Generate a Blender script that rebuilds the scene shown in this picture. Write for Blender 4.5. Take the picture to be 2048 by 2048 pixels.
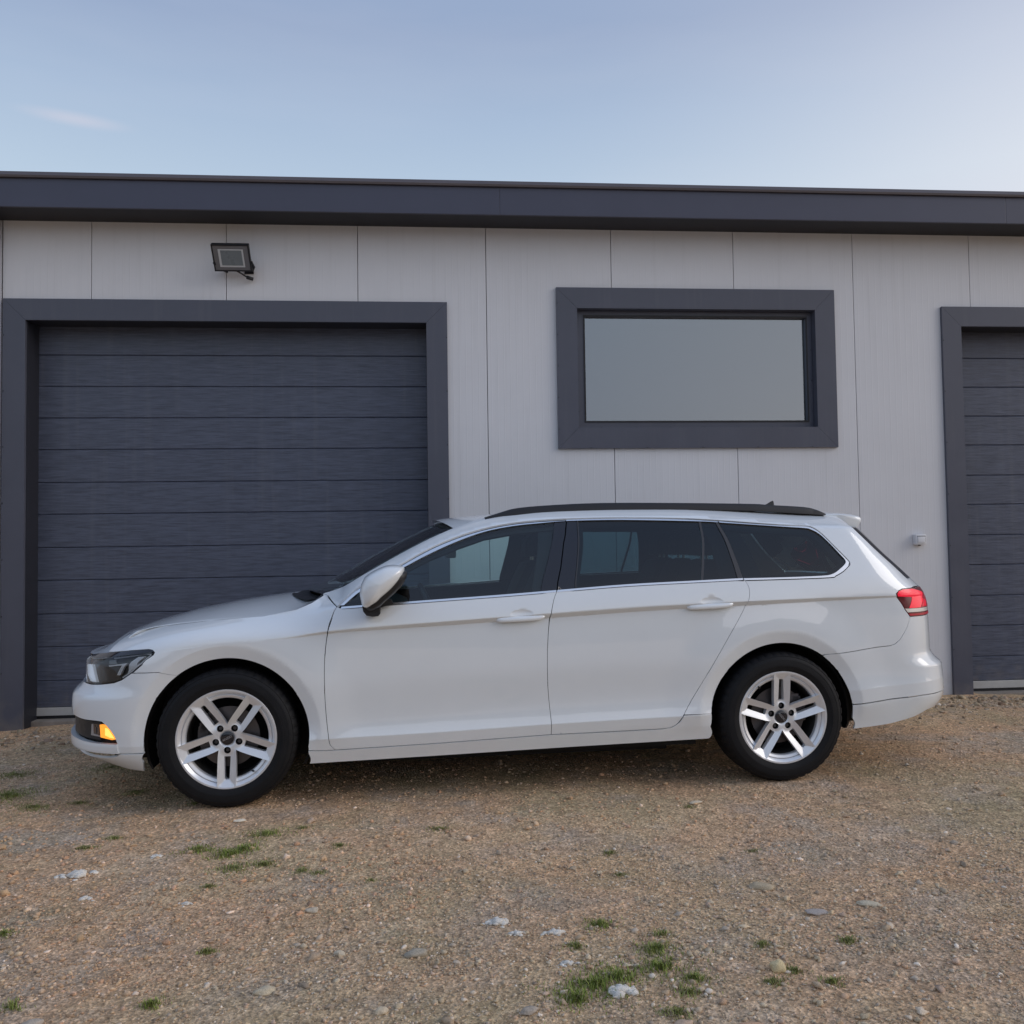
import bpy, bmesh, math, random
import numpy as np
from mathutils import Vector, Matrix, noise as mnoise
from mathutils.geometry import delaunay_2d_cdt

rnd = random.Random(7)
R = math.radians
for o in list(bpy.data.objects):
    bpy.data.objects.remove(o)
scene = bpy.context.scene
COL = scene.collection

# ------------------------------------------------------------------ camera
cam_d = bpy.data.cameras.new('camera')
cam_d.sensor_width = 36.0
cam_d.lens = 1750.0 / 2048.0 * 36.0
cam_d.clip_start = 0.05
cam_d.clip_end = 3000.0
cam = bpy.data.objects.new('camera', cam_d)
COL.objects.link(cam)
CAM_H = 1.243
_yaw, _pit, _rol = R(4.782), R(2.183), R(-0.824)
cam.matrix_world = (Matrix.Translation((0, 0, CAM_H)) @ Matrix.Rotation(-_yaw, 4, 'Z')
                    @ Matrix.Rotation(R(90) + _pit, 4, 'X') @ Matrix.Rotation(_rol, 4, 'Z'))
scene.camera = cam

# ------------------------------------------------------------------ world, sun, exposure
SUN_EL, SUN_AZ = 8.0, 98.0
WISP = (-0.3398, 0.8464, 0.4101)
world = bpy.data.worlds.new('World')
scene.world = world
world.use_nodes = True
nt = world.node_tree
for n in list(nt.nodes):
    nt.nodes.remove(n)
wo = nt.nodes.new('ShaderNodeOutputWorld')
bg = nt.nodes.new('ShaderNodeBackground')
sky = nt.nodes.new('ShaderNodeTexSky')
sky.sky_type = 'NISHITA'
sky.sun_disc = False
sky.sun_elevation = R(SUN_EL)
sky.sun_rotation = R(SUN_AZ)
sky.altitude = 100
sky.air_density = 1.0
sky.dust_density = 1.5
sky.ozone_density = 2.0
tc = nt.nodes.new('ShaderNodeTexCoord')
sep = nt.nodes.new('ShaderNodeSeparateXYZ')
nt.links.new(tc.outputs['Generated'], sep.inputs[0])
# dusk gradient by height above the horizon, paler and warmer towards the sun's side
el = nt.nodes.new('ShaderNodeValToRGB')
nt.links.new(sep.outputs['Z'], el.inputs[0])
cr = el.color_ramp
cr.elements[0].position = 0.0
cr.elements[0].color = (4.0, 4.5, 5.3, 1)
cr.elements[1].position = 1.0
cr.elements[1].color = (3.0, 4.0, 6.2, 1)
for p, c in ((0.16, (4.7, 5.5, 6.9, 1)), (0.36, (4.9, 6.1, 7.5, 1)), (0.44, (4.0, 5.1, 6.8, 1)), (0.51, (3.2, 4.1, 5.9, 1)), (0.75, (3.05, 4.0, 6.0, 1))):
    e = cr.elements.new(p)
    e.color = c
dot = nt.nodes.new('ShaderNodeVectorMath')
dot.operation = 'DOT_PRODUCT'
dot.inputs[1].default_value = (math.sin(R(SUN_AZ)), math.cos(R(SUN_AZ)), 0.06)
nt.links.new(tc.outputs['Generated'], dot.inputs[0])
mr = nt.nodes.new('ShaderNodeMapRange')
mr.interpolation_type = 'SMOOTHSTEP'
mr.inputs['From Min'].default_value = -0.05
mr.inputs['From Max'].default_value = 0.9
nt.links.new(dot.outputs['Value'], mr.inputs['Value'])
hz = nt.nodes.new('ShaderNodeMapRange')      # the glow hugs the horizon
hz.inputs['From Min'].default_value = 0.80
hz.inputs['From Max'].default_value = 0.0
nt.links.new(sep.outputs['Z'], hz.inputs['Value'])
ml = nt.nodes.new('ShaderNodeMath')
ml.operation = 'MULTIPLY'
nt.links.new(mr.outputs[0], ml.inputs[0])
nt.links.new(hz.outputs[0], ml.inputs[1])
mx = nt.nodes.new('ShaderNodeMix')
mx.data_type = 'RGBA'
nt.links.new(ml.outputs[0], mx.inputs[0])
nt.links.new(el.outputs[0], mx.inputs[6])
mx.inputs[7].default_value = (11.6, 10.5, 10.1, 1)
# thin high cloud
mp = nt.nodes.new('ShaderNodeMapping')
mp.inputs['Scale'].default_value = (1.2, 1.2, 7.0)
mp.inputs['Rotation'].default_value = (0, R(14), 0)
nt.links.new(tc.outputs['Generated'], mp.inputs[0])
ns = nt.nodes.new('ShaderNodeTexNoise')
ns.inputs['Scale'].default_value = 2.0
ns.inputs['Detail'].default_value = 6
nt.links.new(mp.outputs[0], ns.inputs['Vector'])
cr2 = nt.nodes.new('ShaderNodeMapRange')
cr2.inputs['From Min'].default_value = 0.46
cr2.inputs['From Max'].default_value = 0.80
cr2.inputs['To Max'].default_value = 0.12
nt.links.new(ns.outputs['Fac'], cr2.inputs['Value'])
mx2 = nt.nodes.new('ShaderNodeMix')
mx2.data_type = 'RGBA'
nt.links.new(cr2.outputs[0], mx2.inputs[0])
nt.links.new(mx.outputs[2], mx2.inputs[6])
mx2.inputs[7].default_value = (7.2, 7.2, 8.0, 1)
# one small pale streak of cloud, high at the left
wv = nt.nodes.new('ShaderNodeVectorMath')
wv.operation = 'SUBTRACT'
wv.inputs[1].default_value = WISP
nt.links.new(tc.outputs['Generated'], wv.inputs[0])
wm = nt.nodes.new('ShaderNodeMapping')
wm.inputs['Rotation'].default_value = (0, R(14), 0)
wm.inputs['Scale'].default_value = (17.0, 7.0, 120.0)
nt.links.new(wv.outputs[0], wm.inputs[0])
wl = nt.nodes.new('ShaderNodeVectorMath')
wl.operation = 'LENGTH'
nt.links.new(wm.outputs[0], wl.inputs[0])
wr = nt.nodes.new('ShaderNodeMapRange')
wr.interpolation_type = 'SMOOTHSTEP'
wr.inputs['From Min'].default_value = 1.0
wr.inputs['From Max'].default_value = 0.0
wr.inputs['To Max'].default_value = 0.55
nt.links.new(wl.outputs['Value'], wr.inputs['Value'])
mxw = nt.nodes.new('ShaderNodeMix')
mxw.data_type = 'RGBA'
nt.links.new(wr.outputs[0], mxw.inputs[0])
nt.links.new(mx2.outputs[2], mxw.inputs[6])
mxw.inputs[7].default_value = (6.4, 6.4, 7.4, 1)
mx3 = nt.nodes.new('ShaderNodeMix')
mx3.data_type = 'RGBA'
mx3.inputs[0].default_value = 0.08
nt.links.new(mxw.outputs[2], mx3.inputs[6])
nt.links.new(sky.outputs[0], mx3.inputs[7])
nt.links.new(mx3.outputs[2], bg.inputs['Color'])
bg.inputs['Strength'].default_value = 0.1
nt.links.new(bg.outputs[0], wo.inputs[0])

sun_d = bpy.data.lights.new('sun', 'SUN')
sun_d.energy = 0.85
sun_d.angle = R(34)
sun_d.color = (1.0, 0.94, 0.88)
sun = bpy.data.objects.new('sun', sun_d)
COL.objects.link(sun)
sun.rotation_euler = Vector((math.sin(R(SUN_AZ + 11)), math.cos(R(SUN_AZ + 11)), math.tan(R(28)))).to_track_quat('Z', 'Y').to_euler()

scene.view_settings.view_transform = 'Standard'
scene.view_settings.look = 'None'
scene.view_settings.exposure = 0.10
scene.view_settings.gamma = 1.0
scene.view_settings.use_curve_mapping = False
scene.render.engine = 'CYCLES'
scene.render.resolution_x = 1024
scene.render.resolution_y = 1024
scene.cycles.max_bounces = 8
scene.cycles.transparent_max_bounces = 16

GK, GK2 = np.array([2.04, 1.87, 1.74]), 1.25      # stone palette gains

# ------------------------------------------------------------------ materials
MATS = {}


def mat(name, col=(0.5, 0.5, 0.5), rough=0.5, metal=0.0, coat=0.0, coat_rough=0.03, var=0.0, vscale=8.0,
        stretch=None, bump=0.0, bscale=60.0, bstretch=None, bdist=0.004, emit=None, estr=0.0, spec=0.5, rvar=0.0):
    if name in MATS:
        return MATS[name]
    m = bpy.data.materials.new(name)
    m.use_nodes = True
    t = m.node_tree
    b = t.nodes['Principled BSDF']
    b.inputs['Base Color'].default_value = (*col, 1)
    b.inputs['Roughness'].default_value = rough
    b.inputs['Metallic'].default_value = metal
    b.inputs['Coat Weight'].default_value = coat
    b.inputs['Coat Roughness'].default_value = coat_rough
    b.inputs['Specular IOR Level'].default_value = spec
    if emit:
        b.inputs['Emission Color'].default_value = (*emit, 1)
        b.inputs['Emission Strength'].default_value = estr
    tcn = t.nodes.new('ShaderNodeTexCoord')
    if var > 0 or rvar > 0:
        mpn = t.nodes.new('ShaderNodeMapping')
        mpn.inputs['Scale'].default_value = stretch or (1, 1, 1)
        t.links.new(tcn.outputs['Object'], mpn.inputs[0])
        n = t.nodes.new('ShaderNodeTexNoise')
        n.inputs['Scale'].default_value = vscale
        n.inputs['Detail'].default_value = 6
        n.inputs['Roughness'].default_value = 0.65
        t.links.new(mpn.outputs[0], n.inputs['Vector'])
        if var > 0:
            r_ = t.nodes.new('ShaderNodeMapRange')
            r_.inputs['From Min'].default_value = 0.3
            r_.inputs['From Max'].default_value = 0.7
            r_.inputs['To Min'].default_value = 1 - var
            r_.inputs['To Max'].default_value = 1 + var
            t.links.new(n.outputs['Fac'], r_.inputs['Value'])
            mm = t.nodes.new('ShaderNodeVectorMath')
            mm.operation = 'SCALE'
            mm.inputs[0].default_value = col
            t.links.new(r_.outputs[0], mm.inputs['Scale'])
            t.links.new(mm.outputs[0], b.inputs['Base Color'])
        if rvar > 0:
            r2 = t.nodes.new('ShaderNodeMapRange')
            r2.inputs['From Min'].default_value = 0.3
            r2.inputs['From Max'].default_value = 0.7
            r2.inputs['To Min'].default_value = max(rough - rvar, 0.02)
            r2.inputs['To Max'].default_value = rough + rvar
            t.links.new(n.outputs['Fac'], r2.inputs['Value'])
            t.links.new(r2.outputs[0], b.inputs['Roughness'])
    if bump > 0:
        mp2 = t.nodes.new('ShaderNodeMapping')
        mp2.inputs['Scale'].default_value = bstretch or (1, 1, 1)
        t.links.new(tcn.outputs['Object'], mp2.inputs[0])
        n2 = t.nodes.new('ShaderNodeTexNoise')
        n2.inputs['Scale'].default_value = bscale
        n2.inputs['Detail'].default_value = 4
        t.links.new(mp2.outputs[0], n2.inputs['Vector'])
        bp = t.nodes.new('ShaderNodeBump')
        bp.inputs['Strength'].default_value = bump
        bp.inputs['Distance'].default_value = bdist
        t.links.new(n2.outputs['Fac'], bp.inputs['Height'])
        t.links.new(bp.outputs[0], b.inputs['Normal'])
    MATS[name] = m
    return m


def glass_mat(name, tint, refl=0.12, rough=0.0, gcol=(1, 1, 1)):
    m = bpy.data.materials.new(name)
    m.use_nodes = True
    t = m.node_tree
    for n in list(t.nodes):
        t.nodes.remove(n)
    out = t.nodes.new('ShaderNodeOutputMaterial')
    tr = t.nodes.new('ShaderNodeBsdfTransparent')
    tr.inputs[0].default_value = (*tint, 1)
    gl = t.nodes.new('ShaderNodeBsdfGlossy')
    gl.inputs['Roughness'].default_value = rough
    gl.inputs['Color'].default_value = (*gcol, 1)
    fr = t.nodes.new('ShaderNodeFresnel')
    fr.inputs['IOR'].default_value = 1.5
    ad = t.nodes.new('ShaderNodeMath')
    ad.operation = 'ADD'
    ad.use_clamp = True
    ad.inputs[1].default_value = refl
    t.links.new(fr.outputs[0], ad.inputs[0])
    mxs = t.nodes.new('ShaderNodeMixShader')
    t.links.new(ad.outputs[0], mxs.inputs[0])
    t.links.new(tr.outputs[0], mxs.inputs[1])
    t.links.new(gl.outputs[0], mxs.inputs[2])
    t.links.new(mxs.outputs[0], out.inputs[0])
    MATS[name] = m
    return m


M_PAINT = mat('white_paint', (0.815, 0.85, 0.875), 0.34, coat=1.0, coat_rough=0.02, var=0.02, vscale=2.2)
M_PAINT.node_tree.nodes['Principled BSDF'].inputs['Coat IOR'].default_value = 1.75
M_BLACK = mat('black_plastic', (0.012, 0.012, 0.015), 0.45, rvar=0.08, vscale=30)
M_VOID = mat('dark_cavity', (0.006, 0.006, 0.007), 0.8, var=0.2)
M_GLOSSBLK = mat('gloss_black_trim', (0.012, 0.012, 0.018), 0.12, coat=0.5, rvar=0.03)
M_CHROME = mat('satin_chrome', (0.93, 0.93, 0.94), 0.24, metal=1.0, rvar=0.03)
M_SATIN = mat('satin_grey_trim', (0.05, 0.05, 0.055), 0.35, rvar=0.05)
M_SILVER = mat('wheel_silver', (0.80, 0.81, 0.83), 0.34, metal=0.45, coat=0.3, var=0.03, vscale=20, rvar=0.04)
M_RUBBER = mat('tyre_rubber', (0.0075, 0.0075, 0.009), 0.68, spec=.3, var=0.25, vscale=14, bump=0.3, bscale=180)
M_BRAKE = mat('brake_metal', (0.12, 0.11, 0.11), 0.45, metal=0.8, var=0.2)
M_SEAT = mat('seat_fabric', (0.05, 0.052, 0.055), 0.8, var=0.15, bump=0.3, bscale=200)
M_LINER = mat('headliner', (0.10, 0.10, 0.10), 0.9, var=0.1)
M_DASH = mat('dashboard_plastic', (0.03, 0.03, 0.032), 0.6, var=0.1)
G_FRONT = glass_mat('clear_tinted_glass', (0.68, 0.84, 0.83), 0.025)
G_REAR = glass_mat('privacy_glass', (0.24, 0.37, 0.40), 0.02)
G_WIND = glass_mat('windscreen_glass', (0.60, 0.72, 0.70), 0.02)
G_LAMP = glass_mat('lamp_cover', (0.95, 0.96, 0.97), 0.0)
G_PANE = glass_mat('coated_window_glass', (0.42, 0.45, 0.46), 0.20, gcol=(.93, 1.0, 1.06))
M_WALL = None  # built below


# ------------------------------------------------------------------ mesh helpers
def link(name, verts, faces, m, parent=None, smooth=False, angle=None, normals=None, mi=None):
    me = bpy.data.meshes.new(name)
    me.from_pydata([tuple(v) for v in verts], [], faces)
    ms = m if isinstance(m, (list, tuple)) else [m]
    for q in ms:
        me.materials.append(q)
    if mi is not None:
        me.polygons.foreach_set('material_index', mi)
    if smooth or angle is not None:
        me.polygons.foreach_set('use_smooth', [True] * len(me.polygons))
    me.validate()
    me.update()
    if angle is not None:
        me.set_sharp_from_angle(angle=R(angle))
    if normals is not None:
        me.normals_split_custom_set_from_vertices(normals)
    o = bpy.data.objects.new(name, me)
    COL.objects.link(o)
    if parent:
        o.parent = parent
    return o


def empty(name, loc=(0, 0, 0), rz=0.0, parent=None):
    o = bpy.data.objects.new(name, None)
    o.empty_display_size = 0.2
    COL.objects.link(o)
    o.location = loc
    o.rotation_euler = (0, 0, rz)
    if parent:
        o.parent = parent
    return o


def tag(o, label=None, cat=None, group=None, kind=None):
    for k, v in (('label', label), ('category', cat), ('group', group), ('kind', kind)):
        if v:
            o[k] = v
    return o


class MB:
    """collects primitives, builds them as ONE mesh"""
    def __init__(s):
        s.v, s.f = [], []

    def add(s, verts, faces):
        n = len(s.v)
        s.v += [tuple(p) for p in verts]
        s.f += [tuple(i + n for i in f) for f in faces]
        return s

    def box(s, x0, x1, y0, y1, z0, z1, bev=0.0):
        b = min(bev, (x1 - x0) / 2.2, (y1 - y0) / 2.2, (z1 - z0) / 2.2)
        if b <= 0:
            v = [(x, y, z) for z in (z0, z1) for y in (y0, y1) for x in (x0, x1)]
            return s.add(v, [(0, 2, 3, 1), (4, 5, 7, 6), (0, 1, 5, 4), (2, 6, 7, 3), (0, 4, 6, 2), (1, 3, 7, 5)])
        bm = bmesh.new()
        bmesh.ops.create_cube(bm, size=1)
        for v in bm.verts:
            v.co = Vector(((x0 + x1) / 2 + v.co.x * (x1 - x0), (y0 + y1) / 2 + v.co.y * (y1 - y0), (z0 + z1) / 2 + v.co.z * (z1 - z0)))
        bmesh.ops.bevel(bm, geom=bm.edges[:], offset=b, segments=2, profile=0.6, affect='EDGES')
        s.bm(bm)
        return s

    def bm(s, bm, mtx=None):
        bm.verts.ensure_lookup_table()
        for i, v in enumerate(bm.verts):
            v.index = i
        s.add([(mtx @ v.co if mtx else v.co) for v in bm.verts], [[v.index for v in f.verts] for f in bm.faces])
        bm.free()
        return s

    def tube(s, pts, r, n=8, cap=True):
        pts = [Vector(p) for p in pts]
        rr = r if isinstance(r, (list, tuple)) else [r] * len(pts)
        vs, fs = [], []
        for i, p in enumerate(pts):
            d = (pts[min(i + 1, len(pts) - 1)] - pts[max(i - 1, 0)]).normalized()
            a = d.orthogonal().normalized() if i == 0 else (pa - d * pa.dot(d)).normalized()
            pa = a
            b = d.cross(a)
            for k in range(n):
                t = 2 * math.pi * k / n
                vs.append(p + (a * math.cos(t) + b * math.sin(t)) * rr[i])
        for i in range(len(pts) - 1):
            for k in range(n):
                fs.append((i * n + k, i * n + (k + 1) % n, (i + 1) * n + (k + 1) % n, (i + 1) * n + k))
        if cap:
            fs.append(tuple(reversed(range(n))))
            fs.append(tuple((len(pts) - 1) * n + k for k in range(n)))
        return s.add(vs, fs)

    def prism(s, poly, y0, y1):
        """poly in (x,z), extruded along y"""
        n = len(poly)
        a = sum(poly[i][0] * poly[(i + 1) % n][1] - poly[(i + 1) % n][0] * poly[i][1] for i in range(n))
        if a < 0:
            poly = poly[::-1]
        v = [(x, y0, z) for x, z in poly] + [(x, y1, z) for x, z in poly]
        f = [tuple(range(n)), tuple(reversed(range(n, 2 * n)))]
        f += [(i, i + n, (i + 1) % n + n, (i + 1) % n) for i in range(n)]
        return s.add(v, f)

    def lathe(s, prof, n=48, cx=0., cz=0., mod=None):
        """prof of (radius, y) about the y axis"""
        vs, fs = [], []
        for j, (r, y) in enumerate(prof):
            for k in range(n):
                t = 2 * math.pi * k / n
                q = r + (mod(j, k) if mod else 0)
                vs.append((cx + q * math.cos(t), y, cz + q * math.sin(t)))
        for j in range(len(prof) - 1):
            for k in range(n):
                fs.append((j * n + k, (j + 1) * n + k, (j + 1) * n + (k + 1) % n, j * n + (k + 1) % n))
        return s.add(vs, fs)

    def build(s, name, m, parent=None, smooth=False, angle=None):
        return link(name, s.v, s.f, m, parent, smooth, angle)


def mirror_obj(o, parent=None, name=None):
    """a second object on the other side of the car: same shape, y negated"""
    me = o.data.copy()
    nv = len(me.vertices)
    co = np.empty(nv * 3)
    me.vertices.foreach_get('co', co)
    nl = len(me.loops)
    nr = np.empty(nl * 3)
    me.corner_normals.foreach_get('vector', nr)
    lv = np.empty(nl, int)
    me.loops.foreach_get('vertex_index', lv)
    faces = [tuple(p.vertices) for p in me.polygons]
    mi = [p.material_index for p in me.polygons]
    sm = [p.use_smooth for p in me.polygons]
    starts = [p.loop_start for p in me.polygons]
    co = co.reshape(-1, 3) * (1, -1, 1)
    nr = nr.reshape(-1, 3) * (1, -1, 1)
    me2 = bpy.data.meshes.new(o.data.name)
    me2.from_pydata([tuple(v) for v in co], [], [f[::-1] for f in faces])
    for q in o.data.materials:
        me2.materials.append(q)
    me2.polygons.foreach_set('material_index', mi)
    me2.polygons.foreach_set('use_smooth', sm)
    me2.update()
    ln = []
    for f, st in zip(faces, starts):
        ln += [tuple(nr[st + i]) for i in reversed(range(len(f)))]
    if any(sm):
        me2.normals_split_custom_set(ln)
    bpy.data.meshes.remove(me)
    c = bpy.data.objects.new(name or o.name.split('.')[0], me2)
    COL.objects.link(c)
    c.parent = parent if parent else o.parent
    return c

# ------------------------------------------------------------------ ground
def vnoise(x, y, s, seed=0):
    """smooth value noise, vectorised"""
    x = np.asarray(x) / s + seed * 17.3
    y = np.asarray(y) / s - seed * 9.1
    xi = np.floor(x).astype(np.int64)
    yi = np.floor(y).astype(np.int64)
    fx = x - xi
    fy = y - yi
    fx = fx * fx * (3 - 2 * fx)
    fy = fy * fy * (3 - 2 * fy)

    def h(a, b):
        n = (a * 374761393 + b * 668265263 + seed * 1442695041) & 0xffffffff
        n = ((n ^ (n >> 13)) * 1274126177) & 0xffffffff
        return ((n ^ (n >> 16)) & 0xffff) / 65535.0
    return (h(xi, yi) * (1 - fx) + h(xi + 1, yi) * fx) * (1 - fy) + (h(xi, yi + 1) * (1 - fx) + h(xi + 1, yi + 1) * fx) * fy


WALL_Y = 6.809
CAR_YAW = R(1.9696)
CAR_ORG = (-1.0579, 5.2326)
_cx, _sx = math.cos(CAR_YAW), math.sin(CAR_YAW)
TYRES = []
for X in (0.0, 2.791):
    for Y in (-0.79, 0.79):
        TYRES.append((CAR_ORG[0] + X * _cx - Y * _sx, CAR_ORG[1] + X * _sx + Y * _cx))


def sstep(x, a, b):
    t = np.clip((x - a) / (b - a), 0, 1)
    return t * t * (3 - 2 * t)


def ground_z(x, y):
    x = np.asarray(x, float)
    y = np.asarray(y, float)
    base = -0.05 * sstep(y, 5.6, 6.7) - 0.012 + 0.035 * sstep(x, 2.6, 3.6) * sstep(y, 5.3, 6.3) * (1 - 0.6 * sstep(x, 4.2, 4.6))
    base = base - 0.02 * (1 - sstep(x, -3.6, -2.6)) * sstep(y, 4.5, 6)
    n = 0.022 * (vnoise(x, y, 1.1, 1) - .5) + 0.013 * (vnoise(x, y, .37, 2) - .5) + 0.008 * (vnoise(x, y, .13, 3) - .5) + 0.005 * (vnoise(x, y, .05, 4) - .5)
    far = sstep(np.hypot(x, y - 4), 15, 40)
    n = n + far * (1.2 * (vnoise(x, y, 45., 5) - .5) + .5 * (vnoise(x, y, 14., 6) - .5)) * (1 - sstep(np.hypot(x, y - 4), 200, 600)) * (y < 3)
    z = base + n
    for tx, ty in TYRES:
        d = np.hypot((x - tx) * 0.8, (y - ty) * 1.0)
        k = 1 - sstep(d, 0.10, 0.32)
        z = z * (1 - k) + 0.004 * k
    return z


def axis(fine0, fine1, step, far):
    a = list(np.arange(fine0, fine1 + 1e-6, step))
    lo, hi, s = fine0, fine1, step
    left, right = [], []
    while lo > -far:
        s *= 1.25
        lo -= s
        left.append(lo)
    s = step
    while hi < far:
        s *= 1.25
        hi += s
        right.append(hi)
    return np.array(left[::-1] + a + right)


def build_ground():
    xs = axis(-4.2, 5.4, 0.03, 900.0)
    ys = axis(1.6, 7.1, 0.025, 900.0)
    X, Y = np.meshgrid(xs, ys)
    Z = ground_z(X, Y)
    nx, ny = len(xs), len(ys)
    me = bpy.data.meshes.new('gravel_ground')
    idx = np.arange(nx * ny).reshape(ny, nx)
    f = np.stack([idx[:-1, :-1], idx[:-1, 1:], idx[1:, 1:], idx[1:, :-1]], -1).reshape(-1, 4)
    me.vertices.add(nx * ny)
    me.vertices.foreach_set('co', np.stack([X, Y, Z], -1).ravel())
    me.loops.add(f.size)
    me.loops.foreach_set('vertex_index', f.ravel())
    me.polygons.add(len(f))
    me.polygons.foreach_set('loop_start', np.arange(0, f.size, 4))
    me.polygons.foreach_set('use_smooth', [True] * len(f))
    me.update()
    me.validate()
    o = bpy.data.objects.new('gravel_ground', me)
    COL.objects.link(o)
    tag(o, kind='structure')
    m = bpy.data.materials.new('earth_and_grit')
    m.use_nodes = True
    t = m.node_tree
    b = t.nodes['Principled BSDF']
    b.inputs['Roughness'].default_value = 0.9
    b.inputs['Specular IOR Level'].default_value = 0.2
    tcn = t.nodes.new('ShaderNodeTexCoord')

    def noise(s, d=5, rough=.6, loc=0):
        mpn = t.nodes.new('ShaderNodeMapping')
        mpn.inputs['Location'].default_value = (loc, loc * 2, 0)
        t.links.new(tcn.outputs['Object'], mpn.inputs[0])
        n = t.nodes.new('ShaderNodeTexNoise')
        n.inputs['Scale'].default_value = s
        n.inputs['Detail'].default_value = d
        n.inputs['Roughness'].default_value = rough
        t.links.new(mpn.outputs[0], n.inputs['Vector'])
        return n.outputs['Fac']

    def ramp(v, stops):
        r = t.nodes.new('ShaderNodeValToRGB')
        r.color_ramp.elements[0].position, r.color_ramp.elements[0].color = stops[0][0], (*stops[0][1], 1)
        r.color_ramp.elements[1].position, r.color_ramp.elements[1].color = stops[-1][0], (*stops[-1][1], 1)
        for p, c in stops[1:-1]:
            e = r.color_ramp.elements.new(p)
            e.color = (*c, 1)
        t.links.new(v, r.inputs[0])
        return r.outputs[0]

    def mix(f_, a, b_, mode='MIX'):
        n = t.nodes.new('ShaderNodeMix')
        n.data_type = 'RGBA'
        n.blend_type = mode
        if isinstance(f_, float):
            n.inputs[0].default_value = f_
        else:
            t.links.new(f_, n.inputs[0])
        for k, q in ((6, a), (7, b_)):
            if isinstance(q, tuple):
                n.inputs[k].default_value = (*q, 1)
            else:
                t.links.new(q, n.inputs[k])
        return n.outputs[2]
    large = ramp(noise(0.9, 5, .6), [(0.30, (0.451, 0.354, 0.213)), (0.44, (0.594, 0.436, 0.270)), (0.55, (0.630, 0.420, 0.261)), (0.64, (0.498, 0.398, 0.299)), (0.75, (0.594, 0.469, 0.322))])
    rust = ramp(noise(0.55, 4, .55, 4), [(0.52, (0, 0, 0)), (0.70, (0.5, 0.5, 0.5))])
    c = mix(rust, large, (0.690, 0.409, 0.222))
    grey = ramp(noise(2.6, 5, .6, 14), [(0.50, (0, 0, 0)), (0.68, (0.65, 0.65, 0.65))])
    c = mix(grey, c, (0.498, 0.410, 0.337))
    pale = ramp(noise(1.9, 6, .65, 21), [(0.60, (0, 0, 0)), (0.74, (0.6, 0.6, 0.6))])
    c = mix(pale, c, (0.784, 0.621, 0.426))
    green = ramp(noise(1.3, 6, .7, 9), [(0.54, (0, 0, 0)), (0.72, (0.6, 0.6, 0.6))])
    c = mix(green, c, (0.266, 0.241, 0.133))
    fine = ramp(noise(95, 5, .8), [(0.32, (0.42, 0.40, 0.38)), (0.5, (0.98, 0.97, 0.96)), (0.66, (1.5, 1.46, 1.40))])
    mid = ramp(noise(17, 5, .7, 3), [(0.33, (0.72, 0.71, 0.70)), (0.5, (1.0, 1.0, 1.0)), (0.68, (1.22, 1.2, 1.18))])
    c = mix(1.0, c, mid, 'MULTIPLY')
    c = mix(1.0, c, fine, 'MULTIPLY')
    vor = t.nodes.new('ShaderNodeTexVoronoi')
    vor.inputs['Scale'].default_value = 85
    t.links.new(tcn.outputs['Object'], vor.inputs['Vector'])
    vr = ramp(vor.outputs['Color'], [(0.15, (0.62, 0.60, 0.58)), (0.6, (1.0, 1.0, 1.0)), (0.9, (1.5, 1.5, 1.5))])
    c = mix(0.75, c, vr, 'MULTIPLY')
    t.links.new(c, b.inputs['Base Color'])
    bp = t.nodes.new('ShaderNodeBump')
    bp.inputs['Strength'].default_value = 0.9
    bp.inputs['Distance'].default_value = 0.006
    ad = t.nodes.new('ShaderNodeMath')
    ad.operation = 'ADD'
    t.links.new(noise(60, 6, .75), ad.inputs[0])
    t.links.new(vor.outputs['Distance'], ad.inputs[1])
    t.links.new(ad.outputs[0], bp.inputs['Height'])
    t.links.new(bp.outputs[0], b.inputs['Normal'])
    me.materials.append(m)
    return o


build_ground()

# ------------------------------------------------------------------ building
M_WALL = mat('light_grey_wall_sheet', (0.70, 0.70, 0.72), 0.38, var=0.03, vscale=1.6, rvar=0.05, spec=0.4)


def add_ribs(m):
    """fine vertical micro-profiling of the sheet, every 5 cm, as relief"""
    t = m.node_tree
    b = t.nodes['Principled BSDF']
    tcn = t.nodes.new('ShaderNodeTexCoord')
    sp = t.nodes.new('ShaderNodeSeparateXYZ')
    t.links.new(tcn.outputs['Object'], sp.inputs[0])
    m1 = t.nodes.new('ShaderNodeMath')
    m1.operation = 'MULTIPLY'
    m1.inputs[1].default_value = 1 / 0.05
    t.links.new(sp.outputs['X'], m1.inputs[0])
    m2 = t.nodes.new('ShaderNodeMath')
    m2.operation = 'PINGPONG'
    m2.inputs[1].default_value = 0.5
    t.links.new(m1.outputs[0], m2.inputs[0])
    m3 = t.nodes.new('ShaderNodeMapRange')
    m3.interpolation_type = 'SMOOTHSTEP'
    m3.inputs['From Min'].default_value = 0.42
    m3.inputs['From Max'].default_value = 0.5
    t.links.new(m2.outputs[0], m3.inputs['Value'])
    n = t.nodes.new('ShaderNodeTexNoise')
    n.inputs['Scale'].default_value = 400
    t.links.new(tcn.outputs['Object'], n.inputs['Vector'])
    m4 = t.nodes.new('ShaderNodeMath')
    m4.operation = 'MULTIPLY_ADD'
    m4.inputs[1].default_value = 0.10
    t.links.new(n.outputs['Fac'], m4.inputs[0])
    t.links.new(m3.outputs[0], m4.inputs[2])
    bp = t.nodes.new('ShaderNodeBump')
    bp.inputs['Strength'].default_value = 0.45
    bp.inputs['Distance'].default_value = 0.0014
    t.links.new(m4.outputs[0], bp.inputs['Height'])
    t.links.new(bp.outputs[0], b.inputs['Normal'])


add_ribs(M_WALL)


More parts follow.
